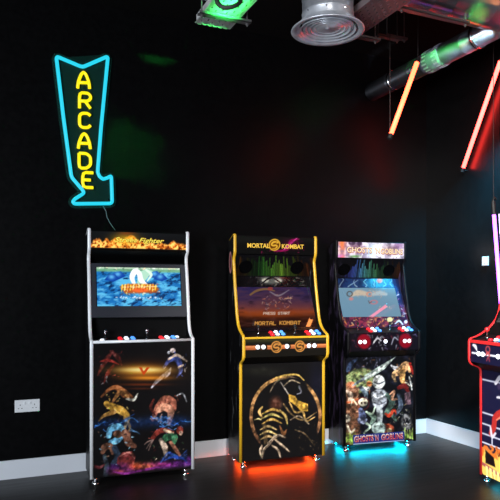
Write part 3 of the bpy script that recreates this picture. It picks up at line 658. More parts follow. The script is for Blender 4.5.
def art_flames_navy():
    A = Art((0, 0), (70, 0), (70, 95), (0, 95), 110, 150, (22, 22, 52))
    for y in (9, 39, 49, 58, 66): A.stroke([(0, y), (70, y)], 1.3, (206, 208, 226))
    for x, y0, y1 in ((12, 58, 66), (30, 49, 58), (46, 39, 49), (60, 58, 66)): A.stroke([(x, y0), (x, y1)], 1.3, (206, 208, 226))
    A.curve([(16, 10), (22, 4), (28, 12), (26, 20), (18, 22)], [3, 4, 4, 3, 2], (200, 196, 206)).ell(20, 12, 2, 3, (50, 40, 70)).ell(25, 16, 1.6, 2.4, (180, 80, 80))
    A.curve([(12, 48), (10, 56), (14, 50), (16, 40), (26, 34), (38, 38), (44, 52), (40, 66)], [2, 4, 5, 6, 7, 8, 8, 6], (176, 44, 40)).curve([(10, 50), (12, 58), (16, 54)], [2, 3, 2], (210, 206, 216)).curve([(17, 42), (27, 36), (36, 40)], [1, 2.4, 1], (230, 130, 100))
    n = fbm(A.X / 5, A.Y / 6, 90)
    A.mix(np.clip((A.Y - 66 + 14 * (n - .6)) / 1.6, 0, 1), (232, 120, 44)).mix(np.clip((A.Y - 72 + 20 * (n - .6)) / 1.5, 0, 1), (246, 206, 96)).mix(np.clip((n - .62) * 8, 0, 1) * (A.Y > 66), (120, 40, 24))
    A.poly([(4, 72), (14, 76), (16, 84), (4, 84)], (24, 14, 16)).poly([(0, 84), (70, 96), (70, 100), (0, 87)], (170, 76, 84))
    for k in range(16): A.poly([(4 + k * 4.4, 86 + k * .3), (7 + k * 4.4, 86.5 + k * .3), (7.5 + k * 4.4, 96), (5.6 + k * 4.4, 96)], (250, 236, 150))
    return A
def art_white_wires():
    A = Art((0, 0), (70, 0), (70, 15), (0, 15), 120, 30, (20, 20, 48))
    A.stroke([(2, 8), (68, 8)], 1.4, (226, 226, 232)); A.curve([(3, 2), (6, 3), (8, 6)], [1.5, 3, 1], (226, 226, 232))
    for x in (21, 47): A.ell(x, 4, 2.2, 2.4, (150, 60, 66), ring=1.2).curve([(x - 2, 8), (x, 6.5), (x + 2.4, 8.5)], [1.4, 2.6, 1.2], (176, 70, 74)).curve([(x - 1.5, 12.5), (x + .6, 9.5), (x + 2, 12.5)], [1, 1.8, 1], (120, 44, 60))
    return A

# ---- the machines --------------------------------------------------------------
def strips(cab, name, rgb, strength):
    e = mat(name, (10, 10, 10), emit=rgb, strength=strength)
    w = cab.W / 2 - .085
    o = link('light_strip', bx(-w, w, .03, .042, BASE_Z - .001, BASE_Z + .007), e, cab.o)
    for sg in (-1, 1): link('light_strip', bx(sg * (w + .03) - .005, sg * (w + .03) + .005, .08, .24, BASE_Z - .001, BASE_Z + .007), e, cab.o)
def world_xy(px, W): return px

def deck_controls(c, a, b_, lefts, ball, rows=2, whites=(), r=.0125):
    """joysticks and buttons on the sloping deck a(front)-b(rear); lefts = x of each player's joystick"""
    d = (Vector(b_) - Vector(a)).normalized(); n = (0, -d.y, d.x)
    def at(x, f): p = lerp2(a, b_, f); return x, p[0], p[1]
    for k, jx in enumerate(lefts):
        x, y, z = at(jx, .55); joystick(c.o, x, y, z, ball, r)
        for i, col in enumerate(('red', 'white', 'blue')):
            for r_ in range(rows):
                x, y, z = at(jx + .1 + .046 * i + .004 * r_, .26 + .4 * r_ + (.08 if i else 0)); push_button(c.o, x, y, z, col, n)
    for xw, f in whites:
        x, y, z = at(xw, f); push_button(c.o, x, y, z, 'white', n)

def place(a, rz, W):   # a = front left corner of the base on the floor; the origin sits at the middle of the front edge
    return (a[0] + math.cos(rz) * W / 2, a[1] + math.sin(rz) * W / 2, 0)

# machine with aluminium edges and flames on its header
rz = math.radians(-3.2); W = .738
c = Cab('silver-edged arcade machine with a blue game screen, flames on its header', place((.678, 4.286), rz, W), rz, M['alu'], PROFILE_B, PRAD_B, W)
fp = c.plate('front_panel', (.004, BASE_Z + .004), (.004, .972), .016, M['black'])
c.on(fp, art_fighters(), 'artwork', (.004, BASE_Z + .006), (.004, .97), -c.xi, c.xi, M['print'])
link('trim_bar', trim_strip([(-c.xi, 0), (c.xi, 0)], 0, .02, .006), M['alu'], c.o, True)
o = [q for q in c.o.children if q.name.startswith('trim_bar')][0]
for v in o.data.vertices: v.co = Vector((v.co.y, -.0 + (-v.co.z if v.co.z > 0 else -v.co.z) , .983 + v.co.x))
dk = c.plate('control_deck', (.0, .99), (.16, 1.0), .016, M['deck'])
deck_controls(c, (0, .99), (.16, 1.0), (-.255, .04), M['chrome'], whites=((-.285, .12), (.262, .6)))
c.plate('recess_panel', (.16, 1.0), (.17, 1.19), .012, M['black'])
bz = c.plate('screen_bezel', (.114, 1.148), (.19, 1.535), .022, M['grey'], .002)
sa, sb = lerp2((.114, 1.148), (.19, 1.535), .205), lerp2((.114, 1.148), (.19, 1.535), .928)
sc = link('screen', sl(-.31, .31, *(lerp2((.1125, 1.1483), (.1885, 1.5353), f) for f in (.205, .928)), .01), mat('dark_screen_glass', (4, 4, 5), .12), c.o)
c.on(sc, art_blue_screen(), 'game_picture', sa, sb, -.305, .305, print_mat('lit_game_picture', .15, emit=1.25, base=0), .003)
c.plate('header_underside', (.155, 1.635), (.26, 1.56), .01, M['black'])
mq = c.plate('marquee', (.158, 1.635), (.158, 1.768), .02, M['black'])
c.on(mq, art_flame_marquee(), 'artwork', (.158, 1.637), (.158, 1.766), -c.xi, c.xi, print_mat('backlit_flame_print', .2, emit=1.25, base=0))
lettering('lettering_outline', 'Street Fighter', .052, mat('brown_lit_letters', (40, 16, 5), .3, emit=(110, 40, 8), strength=1.0), mq, c.plane((.158, 1.635), (.158, 1.768), .002, .5, .0018), shear=.35, width=.366, bold=.003)
lettering('lettering', 'Street Fighter', .046, mat('yellow_lit_letters', (60, 40, 5), .3, emit=(255, 236, 90), strength=1.0), mq, c.plane((.158, 1.635), (.158, 1.768), .0, .5, .0025), shear=.35, width=.36, bold=.001)
c.plate('top_panel', (.152, 1.772), (.265, 1.735), .008, M['black'])

# machine with yellow edges and the dragon badge
def upper(c, marq_art, marq_mat, mq_u=.155, bez_art=None, spk=None):
    W = c.xi
    c.plate('deck_underside', (0, .785), (-.066, .838), .006, M['black'])
    dk = c.plate('control_deck', (-.068, .992), (.062, 1.03), .014, M['deck'])
    bz = c.plate('screen_bezel', (.062, 1.03), (.255, 1.455), .014, M['black'])
    sp = c.plate('speaker_panel', (.255, 1.455), (mq_u + .008, 1.625), .01, M['black'])
    mq = c.plate('marquee', (mq_u, 1.63), (mq_u, 1.772), .02, M['black'])
    c.on(mq, marq_art, 'artwork', (mq_u, 1.632), (mq_u, 1.77), -W, W, marq_mat)
    c.plate('top_panel', (mq_u, 1.775), (.265, 1.735), .008, M['black'])
    return bz, sp, mq
def speaker_pair(c, sp, mq_u=.155):
    a, b_ = Vector((.255, 1.455)), Vector((mq_u + .008, 1.625)); d = (b_ - a).normalized(); n = Vector((-d.y, -abs(d.x)))  # faces forward and down
    for x in (-.235, .205):
        p = a + (b_ - a) * .45 + n * .001
        o = link('speaker', lt([(.056, 0), (.056, .004), (.05, .006), (.048, .003), (.02, .002), (0, .004)], 28), M['ink_dark'], c.o, False, (x, p.x, p.y))
        o.rotation_euler = Vector((0, 0, 1)).rotation_difference(Vector((0, n.x, n.y))).to_euler()
def under_art(c, sp, art, mq_u=.155):
    a, b_ = Vector((.255, 1.455)), Vector((mq_u + .008, 1.625)); d = (b_ - a).normalized(); n = Vector((-d.y, -abs(d.x))) * .0014
    A_, B_ = a + n, b_ + n
    art.build('artwork', M['print'], sp, (-c.xi, B_.x, B_.y), (c.xi, B_.x, B_.y), (c.xi, A_.x, A_.y), (-c.xi, A_.x, A_.y))

def streaked(name, base, c2, lo, hi, scale=9):
    return add_noise(mat(name, base, .35), scale, base, c2, (1, 2.2, .7), lo=lo, hi=hi, detail=5)
BZ = ((.062, 1.03), (.255, 1.455))

rz = math.radians(-5.2); W = .707
c = Cab('yellow-edged arcade machine with a dragon badge on its header and orange light beneath', place((1.776, 4.262), rz, W), rz, M['yellow'], PROFILE, PRAD, W, streaked('black_side_with_pale_streaks', (7, 7, 9), (120, 120, 122), .60, .78))
bz, sp, mq = upper(c, art_dragon_marquee(), print_mat('backlit_dragon_print', .2, emit=.85, base=0))
lit = mat('gold_lit_letters', (60, 40, 5), .3, emit=(255, 205, 80), strength=1.0)
for st, x, wd in (('MORTAL', -.147, .185), ('KOMBAT', .145, .19)):
    lettering('lettering', st, .036, lit, mq, c.plane((.155, 1.63), (.155, 1.772), x, .47, .0025), width=wd, bold=.0012)
tint = lambda f: np.array((140, 84, 24)) * max(0, 1 - f * 4) + np.array((60, 150, 50)) * max(0, 1 - abs(f - .45) * 3) + np.array((140, 160, 40)) * max(0, 1 - abs(f - .6) * 4) + np.array((150, 70, 24)) * max(0, 1 - (1 - f) * 4)
under_art(c, sp, art_equaliser((236, 262), (311, 265), (304, 279), (236, 278), 4, tint)); speaker_pair(c, sp)
c.on(bz, art_bezel_dark(), 'artwork', BZ[0], BZ[1], -c.xi, c.xi, M['gloss'])
sc = link('screen', sl(-.325, .325, *(lerp2((.0606, 1.0306), (.2536, 1.4556), f) for f in (.06, .80)), .008), mat('screen_glass_tinted', (4, 4, 6), .08), c.o)
c.on(sc, art_sunset_screen(), 'game_picture', lerp2(*BZ, .06), lerp2(*BZ, .80), -.32, .32, print_mat('lit_sunset_picture', .025, emit=.8, spec=1.0, base=0), .0028)
deck_controls(c, (-.068, .992), (.062, 1.03), (-.20, .10), M['rubber'], rows=2)
link('trim_bar', bx(-c.xi, c.xi, -.078, -.066, .978, .994, .003), M['yellow'], c.o)
bp = c.plate('button_panel', (-.07, .84), (-.07, .98), .012, M['black'])
c.on(bp, art_button_band(), 'artwork', (-.07, .842), (-.07, .978), -c.xi, c.xi, M['print'])
for px in (257.5, 263, 286, 308, 313.5): push_button(c.o, (px - 285.5) / 81 * .669, -.0715, .917, 'white', (0, -1, 0), .0135, .012, .8)
fp = c.plate('front_panel', (.004, BASE_Z + .004), (.004, .785), .016, M['black'])
c.on(fp, art_ring(), 'artwork', (.004, BASE_Z + .006), (.004, .784), -c.xi, c.xi, M['print'])
em = Art((0, 0), (10, 0), (10, 24), (0, 24), 24, 50, (8, 8, 10)); em.ell(5, 12, 4.2, 11, (190, 130, 130), soft=.8).ell(5, 12, 2.6, 8.5, (120, 60, 60), soft=.8).curve([(6, 7), (4, 11), (6, 14), (4, 17)], [.8, 1.6, 1.6, .8], (20, 14, 14))
em.build('side_badge', M['print'], c.o, (-W / 2 - .0012, .275, 1.66), (-W / 2 - .0012, .185, 1.66), (-W / 2 - .0012, .185, 1.47), (-W / 2 - .0012, .275, 1.47))
strips(c, 'orange_led', (255, 70, 14), 80)

# machine with the fantasy picture and cyan light
rz = math.radians(-6.2); W = .692
c = Cab('black-edged arcade machine with a bright busy header, pale screen and cyan light beneath', place((2.764, 4.376), rz, W), rz, M['blacktrim'], PROFILE, PRAD, W, streaked('purple_black_side', (8, 7, 12), (84, 70, 104), .52, .75))
bz, sp, mq = upper(c, art_bright_marquee(), print_mat('backlit_busy_print', .2, emit=1.55, base=0))
lit = mat('cream_lit_letters', (60, 40, 5), .3, emit=(255, 236, 190), strength=1.1); shadow_ink = mat('orange_lit_letters', (60, 40, 5), .3, emit=(190, 84, 30), strength=.9)
for st, x, wd, f in (("GHOSTS", -.115, .24, .5), ("'N", .055, .05, .5), ("GOBLINS", .2, .22, .46)):
    lettering('lettering', st, .052, shadow_ink, mq, c.plane((.155, 1.63), (.155, 1.772), x + .002, f - .03, .002), width=wd, bold=.002)
    lettering('lettering', st, .046, lit, mq, c.plane((.155, 1.63), (.155, 1.772), x, f, .0036), width=wd, bold=.0004)
tint = lambda f: np.array((90, 84, 110)) * max(0, 1 - f * 4) + np.array((70, 80, 190)) * max(0, 1 - abs(f - .3) * 5) + np.array((60, 130, 150)) * max(0, 1 - abs(f - .45) * 5) + np.array((80, 150, 90)) * max(0, 1 - abs(f - .62) * 4) + np.array((150, 70, 24)) * max(0, 1 - (1 - f) * 4)
under_art(c, sp, art_equaliser((334, 264), (403, 268), (397, 280), (334.5, 279), 8, tint)); speaker_pair(c, sp)
c.on(bz, art_lightning_bezel(), 'artwork', BZ[0], BZ[1], -c.xi, c.xi, M['gloss'])
s0, s1 = .21, .80
sc = link('screen', sl(-.302, .268, *(lerp2((.0606, 1.0306), (.2536, 1.4556), f) for f in (s0, s1)), .008), mat('screen_glass_pale', (4, 4, 6), .08), c.o)
c.on(sc, art_pale_screen(), 'game_picture', lerp2(*BZ, s0), lerp2(*BZ, s1), -.30, .266, print_mat('lit_pale_picture', .025, emit=1.1, spec=1.0, base=0), .0028)
deck_controls(c, (-.068, .992), (.062, 1.03), (-.21, .095), M['rubber'], rows=2)
bp = c.plate('button_panel', (-.07, .84), (-.07, .988), .012, M['black'])
c.on(bp, art_skull_band(), 'artwork', (-.07, .842), (-.07, .986), -c.xi, c.xi, M['print'])
for px in (358.5, 363, 383.5, 403, 407.5): push_button(c.o, (px - 382.5) / 73 * .69, -.0715, .918, 'white', (0, -1, 0), .0135, .012, .8)
fp = c.plate('front_panel', (.004, BASE_Z + .004), (.004, .785), .016, M['black'])
c.on(fp, art_fantasy(), 'artwork', (.004, BASE_Z + .006), (.004, .784), -c.xi, c.xi, M['print'])
PA, PB = (.0015, BASE_Z + .008), (.0015, BASE_Z + .088)
tp = link('title_plate', sl(-.255, .235, PA, PB, .002), M['black'], c.o)
c.on(tp, art_title_plate(), 'artwork', PA, PB, -.255, .235, M['print'], .0006)
wl = mat('white_letters', (196, 184, 176), .4); rl = mat('red_letters', (160, 30, 24), .4)
for st, x, wd in (("GHOSTS", -.155, .18), ("'N", -.035, .035), ("GOBLINS", .115, .21)):
    lettering('lettering', st, .054, wl, tp, c.plane(PA, PB, x, .56, .0016), width=wd, bold=.001)
    lettering('lettering', st, .044, rl, tp, c.plane(PA, PB, x, .5, .003), width=wd - .006, bold=.001)
strips(c, 'cyan_led', (0, 200, 240), 85)

# machine with red edges by the right hand wall
rz = math.radians(-100); W = .70
prof4 = [(u - .018 if u < -.03 else u if z < 1.1 or u > .25 else u + .045, z) for u, z in PROFILE]
c = Cab('red-edged arcade machine with flames on navy, standing by the right wall', place((3.225, 3.318), rz, W), rz, M['red'], prof4, PRAD, W, M['black'])
A4 = art_bright_marquee()
bz, sp, mq = upper(c, A4, print_mat('backlit_header_print', .2, emit=.8, base=0), .2)
sc = link('screen', sl(-.3, .3, *(lerp2((.0606, 1.0306), (.2536, 1.4556), f) for f in (.2, .8)), .008), mat('screen_glass_dark', (4, 4, 6), .08), c.o)
deck_controls(c, (-.085, .99), (.062, 1.03), (-.262, .06), M['red'], rows=2, r=.018)
link('trim_bar', bx(-c.xi, c.xi, -.096, -.084, .974, .996, .003), M['red'], c.o)
bp = c.plate('button_panel', (-.088, .84), (-.088, .98), .012, M['black'])
c.on(bp, art_white_wires(), 'artwork', (-.088, .842), (-.088, .978), -c.xi, c.xi, M['print'])
for x in (-.23, -.185, -.02, .12, .165): push_button(c.o, x, -.0895, .905, 'white', (0, -1, 0), .0135, .012, .8)
fp = c.plate('front_panel', (.004, BASE_Z + .004), (.004, .785), .016, M['black'])
c.on(fp, art_flames_navy(), 'artwork', (.004, BASE_Z + .006), (.004, .784), -c.xi, c.xi, M['print'])
strips(c, 'teal_led', (0, 150, 170), 16)

# ------------------------------------------------------------------ neon arrow sign
SC, SF = .9162, .4007
def wall_pt(px, py, y=YB - .03):
    t = (px - 250) / 613; x = (t * SC + SF) * y / (SC - t * SF); fwd = SF * x + SC * y
    return Vector((x, y, 1.3 + (296 - py) * fwd / 613))
out = [(56.2, 56.2), (82.5, 67.2), (108, 56.2), (101, 128), (97.6, 172), (99.5, 176.5), (103, 179.2), (107, 178), (111.3, 175.8), (112.2, 203.4), (74.4, 203.8), (72.8, 201.5), (75, 198.8), (83.6, 193.4), (83.4, 191), (71.4, 177), (63.5, 118)]
ns = thing('neon_sign', 'cyan and yellow neon arrow sign reading ARCADE on the black wall', 'neon sign', wall_pt(84, 130, YB))
base = ns.location.copy()
def rel(p): return Vector(p) - base
def round_loop(pts, k=.28):
    o_ = []; n = len(pts)
    for i in range(n):
        p, a, b_ = Vector(pts[i]), Vector(pts[i - 1]), Vector(pts[(i + 1) % n])
        qa, qb = min(k * (a - p).length, .022), min(k * (b_ - p).length, .022)
        A_, B_ = p + (a - p).normalized() * qa, p + (b_ - p).normalized() * qb
        for t in np.linspace(0, 1, 5): o_.append(A_ * (1 - t) ** 2 + p * 2 * t * (1 - t) + B_ * t * t)
    return o_
loop = round_loop([rel(wall_pt(*p, YB - .032)) for p in out])
cyan = mat('cyan_neon', (30, 60, 66), .4, emit=(34, 206, 232), strength=1.12)
yel = mat('yellow_neon', (60, 56, 10), .4, emit=(250, 224, 12), strength=1.25)
link('border_tube', tb(loop, .0132, 10, closed=True), cyan, ns, True)
# acrylic board, the tubes' glow put into its green colour, cut to the same outline, a little larger
ac = bpy.data.materials.new('glow_tinted_acrylic'); ac.use_nodes = True; nt = ac.node_tree; nt.nodes.clear()
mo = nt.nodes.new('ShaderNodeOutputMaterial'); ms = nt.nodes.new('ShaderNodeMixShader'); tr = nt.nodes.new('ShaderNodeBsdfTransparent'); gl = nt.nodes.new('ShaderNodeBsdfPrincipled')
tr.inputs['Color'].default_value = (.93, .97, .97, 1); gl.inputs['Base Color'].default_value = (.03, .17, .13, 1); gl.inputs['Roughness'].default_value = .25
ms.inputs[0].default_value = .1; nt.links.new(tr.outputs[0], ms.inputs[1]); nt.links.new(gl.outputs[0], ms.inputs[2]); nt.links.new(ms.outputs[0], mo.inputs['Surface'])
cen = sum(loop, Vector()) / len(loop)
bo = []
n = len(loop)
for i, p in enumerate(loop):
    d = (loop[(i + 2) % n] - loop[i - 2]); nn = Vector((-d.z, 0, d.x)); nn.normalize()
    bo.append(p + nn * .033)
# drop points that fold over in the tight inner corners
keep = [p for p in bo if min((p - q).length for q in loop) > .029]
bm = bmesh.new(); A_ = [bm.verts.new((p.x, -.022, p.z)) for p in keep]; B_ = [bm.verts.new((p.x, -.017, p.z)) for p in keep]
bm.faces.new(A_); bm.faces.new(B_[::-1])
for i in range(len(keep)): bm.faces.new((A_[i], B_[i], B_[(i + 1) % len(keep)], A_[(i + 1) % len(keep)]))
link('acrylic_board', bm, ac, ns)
SIGN = [('A', 83.6, 80.2, 15, 19.5), ('R', 85, 100.6, 14, 18.5), ('C', 85, 120.4, 14, 17.5), ('A', 84.3, 141, 15, 18.5), ('D', 84.8, 160.8, 14.5, 18), ('E', 88, 180, 13.5, 18)]
for ch, cx, cy, w, h in SIGN:
    w -= 3; h -= 3.2; bm = bmesh.new()
    g = {'A': [[(0, 6), (.25, 3.6), (1.2, .8), (2, 0), (2.8, .8), (3.75, 3.6), (4, 6)], [(.5, 3.9), (3.5, 3.9)]]}.get(ch, GLYPH[ch])
    for ln in g:
        pts = [rel(wall_pt(cx + (x / 4 - .5) * w, cy + (y / 6 - .5) * h + (x / 4 - .5) * .5, YB - .032)) for x, y in ln]
        f = []
        for i, p in enumerate(pts):
            if 0 < i < len(pts) - 1:
                q = .3; f += [p + (pts[i - 1] - p) * q, p * .5 + (p + (pts[i - 1] - p) * q) * .25 + (p + (pts[i + 1] - p) * q) * .25, p + (pts[i + 1] - p) * q]
            else: f.append(p)
        tube(bm, f, .0115, 8)
    link('letter_tube', bm, yel, ns, True)
for p in ((60, 60), (104, 60), (78, 200), (108, 200)):
    q = rel(wall_pt(*p, YB))
    link('wall_standoff', lt([(.006, -.026), (.006, 0)], 12, 'Y', (q.x, 0, q.z)), M['chrome'], ns)
cp = [wall_pt(103, 206, YB - .012), wall_pt(106, 211, YB - .006), wall_pt(107, 217, YB - .006), wall_pt(110, 223, YB - .006), wall_pt(115, 230, YB - .006), wall_pt(119, 238, YB - .006)]
link('power_cable', tb([rel(p) for p in cp], .0022, 6), mat('clear_cable', (110, 150, 150), .4), ns, True)

# ------------------------------------------------------------------ sockets and switches
p = wall_pt(27.3, 405.6, YB)
so = thing('wall_socket', 'white double power socket low on the black wall, left of the machines', 'socket', p)
link('face_plate', bx(-.085, .085, -.010, 0, -.044, .044, .003), M['white'], so)
for sx in (-.042, .042):
    q = link('rocker_switch', bx(sx * .42 - .007, sx * .42 + .007, -.0135, -.009, .012, .03, .002), M['white'], so)
    for dx, dz, w, h in ((0, .012, .004, .009), (-.011, -.012, .008, .004), (.011, -.012, .008, .004)):
        link('pin_hole', bx(sx * 1.15 + dx - w / 2, sx * 1.15 + dx + w / 2, -.0108, -.0095, dz - h / 2 - .004, dz + h / 2 - .004), M['rubber'], so)
def right_pt(px, py, x=XR):
    t = (px - 250) / 613; y = (SC - t * SF) * x / (t * SC + SF); fwd = SF * x + SC * y
    return Vector((x, y, 1.3 + (296 - py) * fwd / 613))
p = right_pt(485.8, 261)
sw = thing('light_switch', 'small white switch plate high on the right wall', 'switch', p)
link('face_plate', bx(-.01, 0, -.034, .034, -.038, .038, .003), M['white'], sw)
link('rocker', bx(-.015, -.009, -.012, .012, -.02, .02, .002), M['white'], sw)

# ------------------------------------------------------------------ ceiling services
dz = thing('ceiling_diffuser', 'round metal air diffuser with concentric rings under a short duct', 'air vent', (1.953, 3.27, 2.93))
link('duct_neck', lt([(.155, .02), (.157, .06), (.157, .1), (.160, .105), (.157, .11), (.157, .19), (.160, .195), (.157, .2), (.157, .3), (.160, .305), (.157, .31), (.157, ZC - 2.93)], 48), M['zinc'], dz, True)
link('outer_flange', lt([(.172, .05), (.18, .016), (.2, .004), (.222, 0), (.226, .003), (.222, .008), (.2, .014), (.184, .026), (.176, .05)], 56, close=False), M['zinc'], dz, True)
for i, r in enumerate((.170, .138, .106, .075, .046)):
    h = .002 + .004 * i
    link('diffuser_ring', lt([(r - .022, .05 + h), (r - .012, .02 + h), (r + .001, .004 + h), (r + .004, .002 + h), (r + .002, .007 + h), (r - .010, .022 + h), (r - .020, .05 + h)], 56, close=False), M['zinc'], dz, True)
link('centre_cone', lt([(0, .014), (.012, .016), (.024, .03), (.01, .05), (0, .05)], 24), M['zinc'], dz, True)
link('inner_shroud', lt([(.153, .05), (.153, .15), (0, .15)], 32), M['ink_dark'], dz)
for a in range(8):
    t = a * PI / 4 + .2
    link('screw', lt([(.006, 0), (.004, .004), (0, .005)], 8, 'X', (.157, 0, .09)), M['chrome'], dz).rotation_euler = (0, 0, t)

def spiral(axis, r, a, b_, origin, pitch=.09):
    prof = []; h = a
    while h < b_ - pitch:
        prof += [(r, h), (r, h + pitch - .010), (r + .002, h + pitch - .005)]; h += pitch
    prof += [(r, h), (r, b_)]
    return lt(prof, 40, axis, origin)
bd = thing('spiral_duct', 'large spiral metal duct along the ceiling with a slim branch to the back wall', 'air duct', (3.267, 0, 3.165))
link('main_pipe', spiral('X', .17, 2.14 - 3.267, XR - 3.267, (0, 3.16, 0.13), .16), M['duct_x'], bd, True)
link('branch_pipe', spiral('Y', .08, 3.2, YB, (0, 0, 0), .3), M['duct_y'], bd, True)
link('collar', lt([(.083, 3.36), (.09, 3.365), (.09, 3.385), (.083, 3.39)], 36, 'Y', close=False), M['chrome'], bd, True)
cw = mat('pale_band', (190, 186, 200), .4, .3)
link('coupling', lt([(.082, 3.72), (.086, 3.725), (.086, 3.93), (.082, 3.935)], 40, 'Y', close=False), mat('mauve_rubber_coupling', (104, 98, 120), .5), bd, True)
for yy in (3.76, 3.88):
    bm = bmesh.new()
    for k in range(18):
        t = 2 * PI * k / 18; r_ = bmesh.ops.create_cube(bm, size=1)
        for v in r_['verts']: v.co = Matrix.Rotation(t, 4, 'Y') @ Vector((v.co.x * .012, yy + v.co.y * .05, .0865 + v.co.z * .004))
    link('slot_band', bm, cw, bd)
link('end_clip', lt([(.083, 4.34), (.088, 4.345), (.088, 4.36), (.083, 4.365)], 36, 'Y', close=False), M['chrome'], bd, True)

def cable_tray(label, x0, x1, y0, y1, z, m, lid=False):
    t = thing('cable_tray', label, 'cable tray', ((x0 + x1) / 2, (y0 + y1) / 2, z))
    bm = bmesh.new(); W_, L_ = (x1 - x0) / 2, (y1 - y0) / 2; n = 6; k = int((y1 - y0) / .06)
    for i in range(n + 1):
        x = -W_ + i * 2 * W_ / n; box(bm, x - .012, x + .012, -L_, L_, 0, .0015)
    for j in range(k + 1):
        y = -L_ + j * 2 * L_ / k
        for i in range(n):
            x = -W_ + (i + .5) * 2 * W_ / n; yy = min(max(y + (.03 if i % 2 else 0), -L_ + .01), L_ - .01); box(bm, x - .0105, x + .0105, yy - .019, yy + .019, 0, .0015)
    link('tray_bed', bm, m, t)
    for s_ in (-1, 1): link('tray_side', bx(s_ * W_ - .002, s_ * W_ + .002, -L_, L_, 0, .05), m, t)
    if lid:
        link('tray_cover', bx(-W_ - .003, W_ + .003, -L_, L_, .05, .053), M['rubber'], t); link('end_plate', bx(-W_, W_, L_ - .003, L_, .002, .05), M['rubber'], t)
    return t
tray_m = mat('zinc_tray', (176, 176, 176), .45, .15)
cable_tray('perforated cable tray lit bright green, top centre of the ceiling', 1.165, 1.365, 2.2, 3.45, 2.915, tray_m, True)
cable_tray('perforated cable tray running behind the round air diffuser', 2.125, 2.325, 2.2, 3.47, 3.055, mat('brownish_zinc', (120, 108, 110), .5, .2))

def hanger(label, x0, x1, y, z, rods=None, top=ZC):
    t = thing('strut_hanger', label, 'ceiling bracket', ((x0 + x1) / 2, y, z)); L_ = (x1 - x0) / 2
    bm = bmesh.new()
    box(bm, -L_, L_, -.0205, .0205, 0, .003); box(bm, -L_, L_, -.0205, -.0175, 0, .016); box(bm, -L_, L_, .0175, .0205, 0, .016)
    link('channel', bm, M['dull'], t)
    for rx in (rods or (-L_ + .02, L_ - .02)):
        rd = link('threaded_rod', tb([(rx, 0, -.018), (rx, 0, top - z)], .005, 8), M['dull'], t)
        link('nut', lt([(.009, -.01), (.009, -.002)], 6, 'Z', (rx, 0, 0)), M['dull'], rd)
    return t
hanger('slotted bracket holding up the green lit cable tray', 1.118, 1.436, 3.28, 2.888)
hanger('long slotted channel beneath the large spiral duct', 2.345, 2.89, 3.08, 3.06, top=3.13)
hanger('slotted bracket beneath the tray behind the round air diffuser', 2.09, 2.44, 3.42, 3.005, rods=(-.155, .145))
hanger('short slotted channel above the orange light tube', 2.585, 2.79, 3.66, 3.16)
hanger('short slotted channel beside the slim metal duct', 2.80, 3.0, 3.85, 3.27)

# lamp panel at the top edge of the picture
lp = thing('hanging_lamp', 'small white lamp at the ceiling, left of the green lit tray', 'lamp', (1.06, 3.0, 2.865))
link('lamp_housing', bx(-.07, .03, -.2, .06, .006, .05, .004), M['black'], lp)
link('lamp_diffuser', bx(-.065, .025, -.19, .055, -.004, .006), mat('white_lamp_face', (200, 200, 205), .4, emit=(205, 214, 255), strength=1.3), lp)
link('lamp_rod', tb([(.0, 0, .05), (.0, 0, ZC - 2.865)], .006, 8), M['dull'], lp)
cb = thing('cable_coil', 'loop of black cable hanging in front of the green lit tray', 'cable', (1.03, 2.6, 2.665))
link('cable_loop', tb([(.055 * math.cos(t), .02 * math.sin(2 * t), .05 * math.sin(t)) for t in np.linspace(0, 2 * PI, 24)[:-1]], .011, 8, closed=True), M['rubber'], cb, True)
link('cable_tail', tb([(0, 0, .05), (-.01, .0, .15), (0, 0, ZC - 2.665)], .008, 8), M['rubber'], cb, True)

# ------------------------------------------------------------------ LED tubes
def led(label, a, b_, rgb, strength, r=.016, wires=(1, 1), holder=None, group='led tube lights', cap=.036):
    """rgb is the tube's light colour, linear"""
    a, b_ = Vector(a), Vector(b_); mid = (a + b_) / 2; d = (b_ - a).normalized()
    t = thing('led_tube', label, 'light tube', mid, 0, group)
    e = mat('glowing_tube', (60, 60, 60), .4); pb = e.node_tree.nodes['Principled BSDF']
    pb.inputs['Emission Color'].default_value = (*rgb, 1); pb.inputs['Emission Strength'].default_value = strength
    link('glow_tube', tb([a - mid + d * cap * .4, b_ - mid - d * .014], r, 14), e, t, True)
    for q, sgn, w in ((a, -1, wires and wires[0]), (b_, 1, wires and wires[1])):
        p = q - mid; k = cap if sgn < 0 else .036
        link('end_cap', tb([p - d * k * .6 * sgn, p + d * k * .4 * sgn], r * 1.12, 14), M['rubber'], t)
        if w: link('hanging_wire', tb([p, Vector((p.x, p.y, ZC - mid.z))], .0022, 6), mat('wire', (26, 24, 24), .6), t)
        if holder is not None: link('wall_clip', tb([p, Vector((holder - mid.x, p.y, p.z))], .007, 8), M['rubber'], t)
    return t
led('orange light tube hanging from two wires below the slim duct', (2.662, 3.6, 2.432), (2.909, 3.6, 3.018), (1, .06, .022), 13)
led('red light tube mounted slanting on the right wall', right_pt(462.5, 170, 3.832), right_pt(501.5, 58, 3.832), (1, .034, .027), 20, wires=None, holder=XR - .0005)
vt = led('violet light tube hanging upright behind the red-edged machine', right_pt(493.4, 207, 3.52), right_pt(504, 345, 3.52), (.42, .09, 1), 8, r=.013, wires=(1, 0), cap=.1)
q = Vector(right_pt(493.6, 206, 3.52)) - vt.location; q2 = Vector(right_pt(493.0, 200, 3.52)) - vt.location
link('top_hook', tb([q, q2, q2 + Vector((.012, -.004, .02)), q2 + Vector((.022, -.008, 0))], .008, 8), M['rubber'], vt, True)
pa, pb = Vector(right_pt(508, 345, 3.54)) - vt.location, Vector(right_pt(498.4, 214, 3.54)) - vt.location
bm = bmesh.new(); sd = Vector((.0, -.03, 0)); th = Vector((.006, 0, 0))
V = [bm.verts.new(p) for p in (pa, pa + sd, pb + sd, pb, pa + th, pa + sd + th, pb + sd + th, pb + th)]
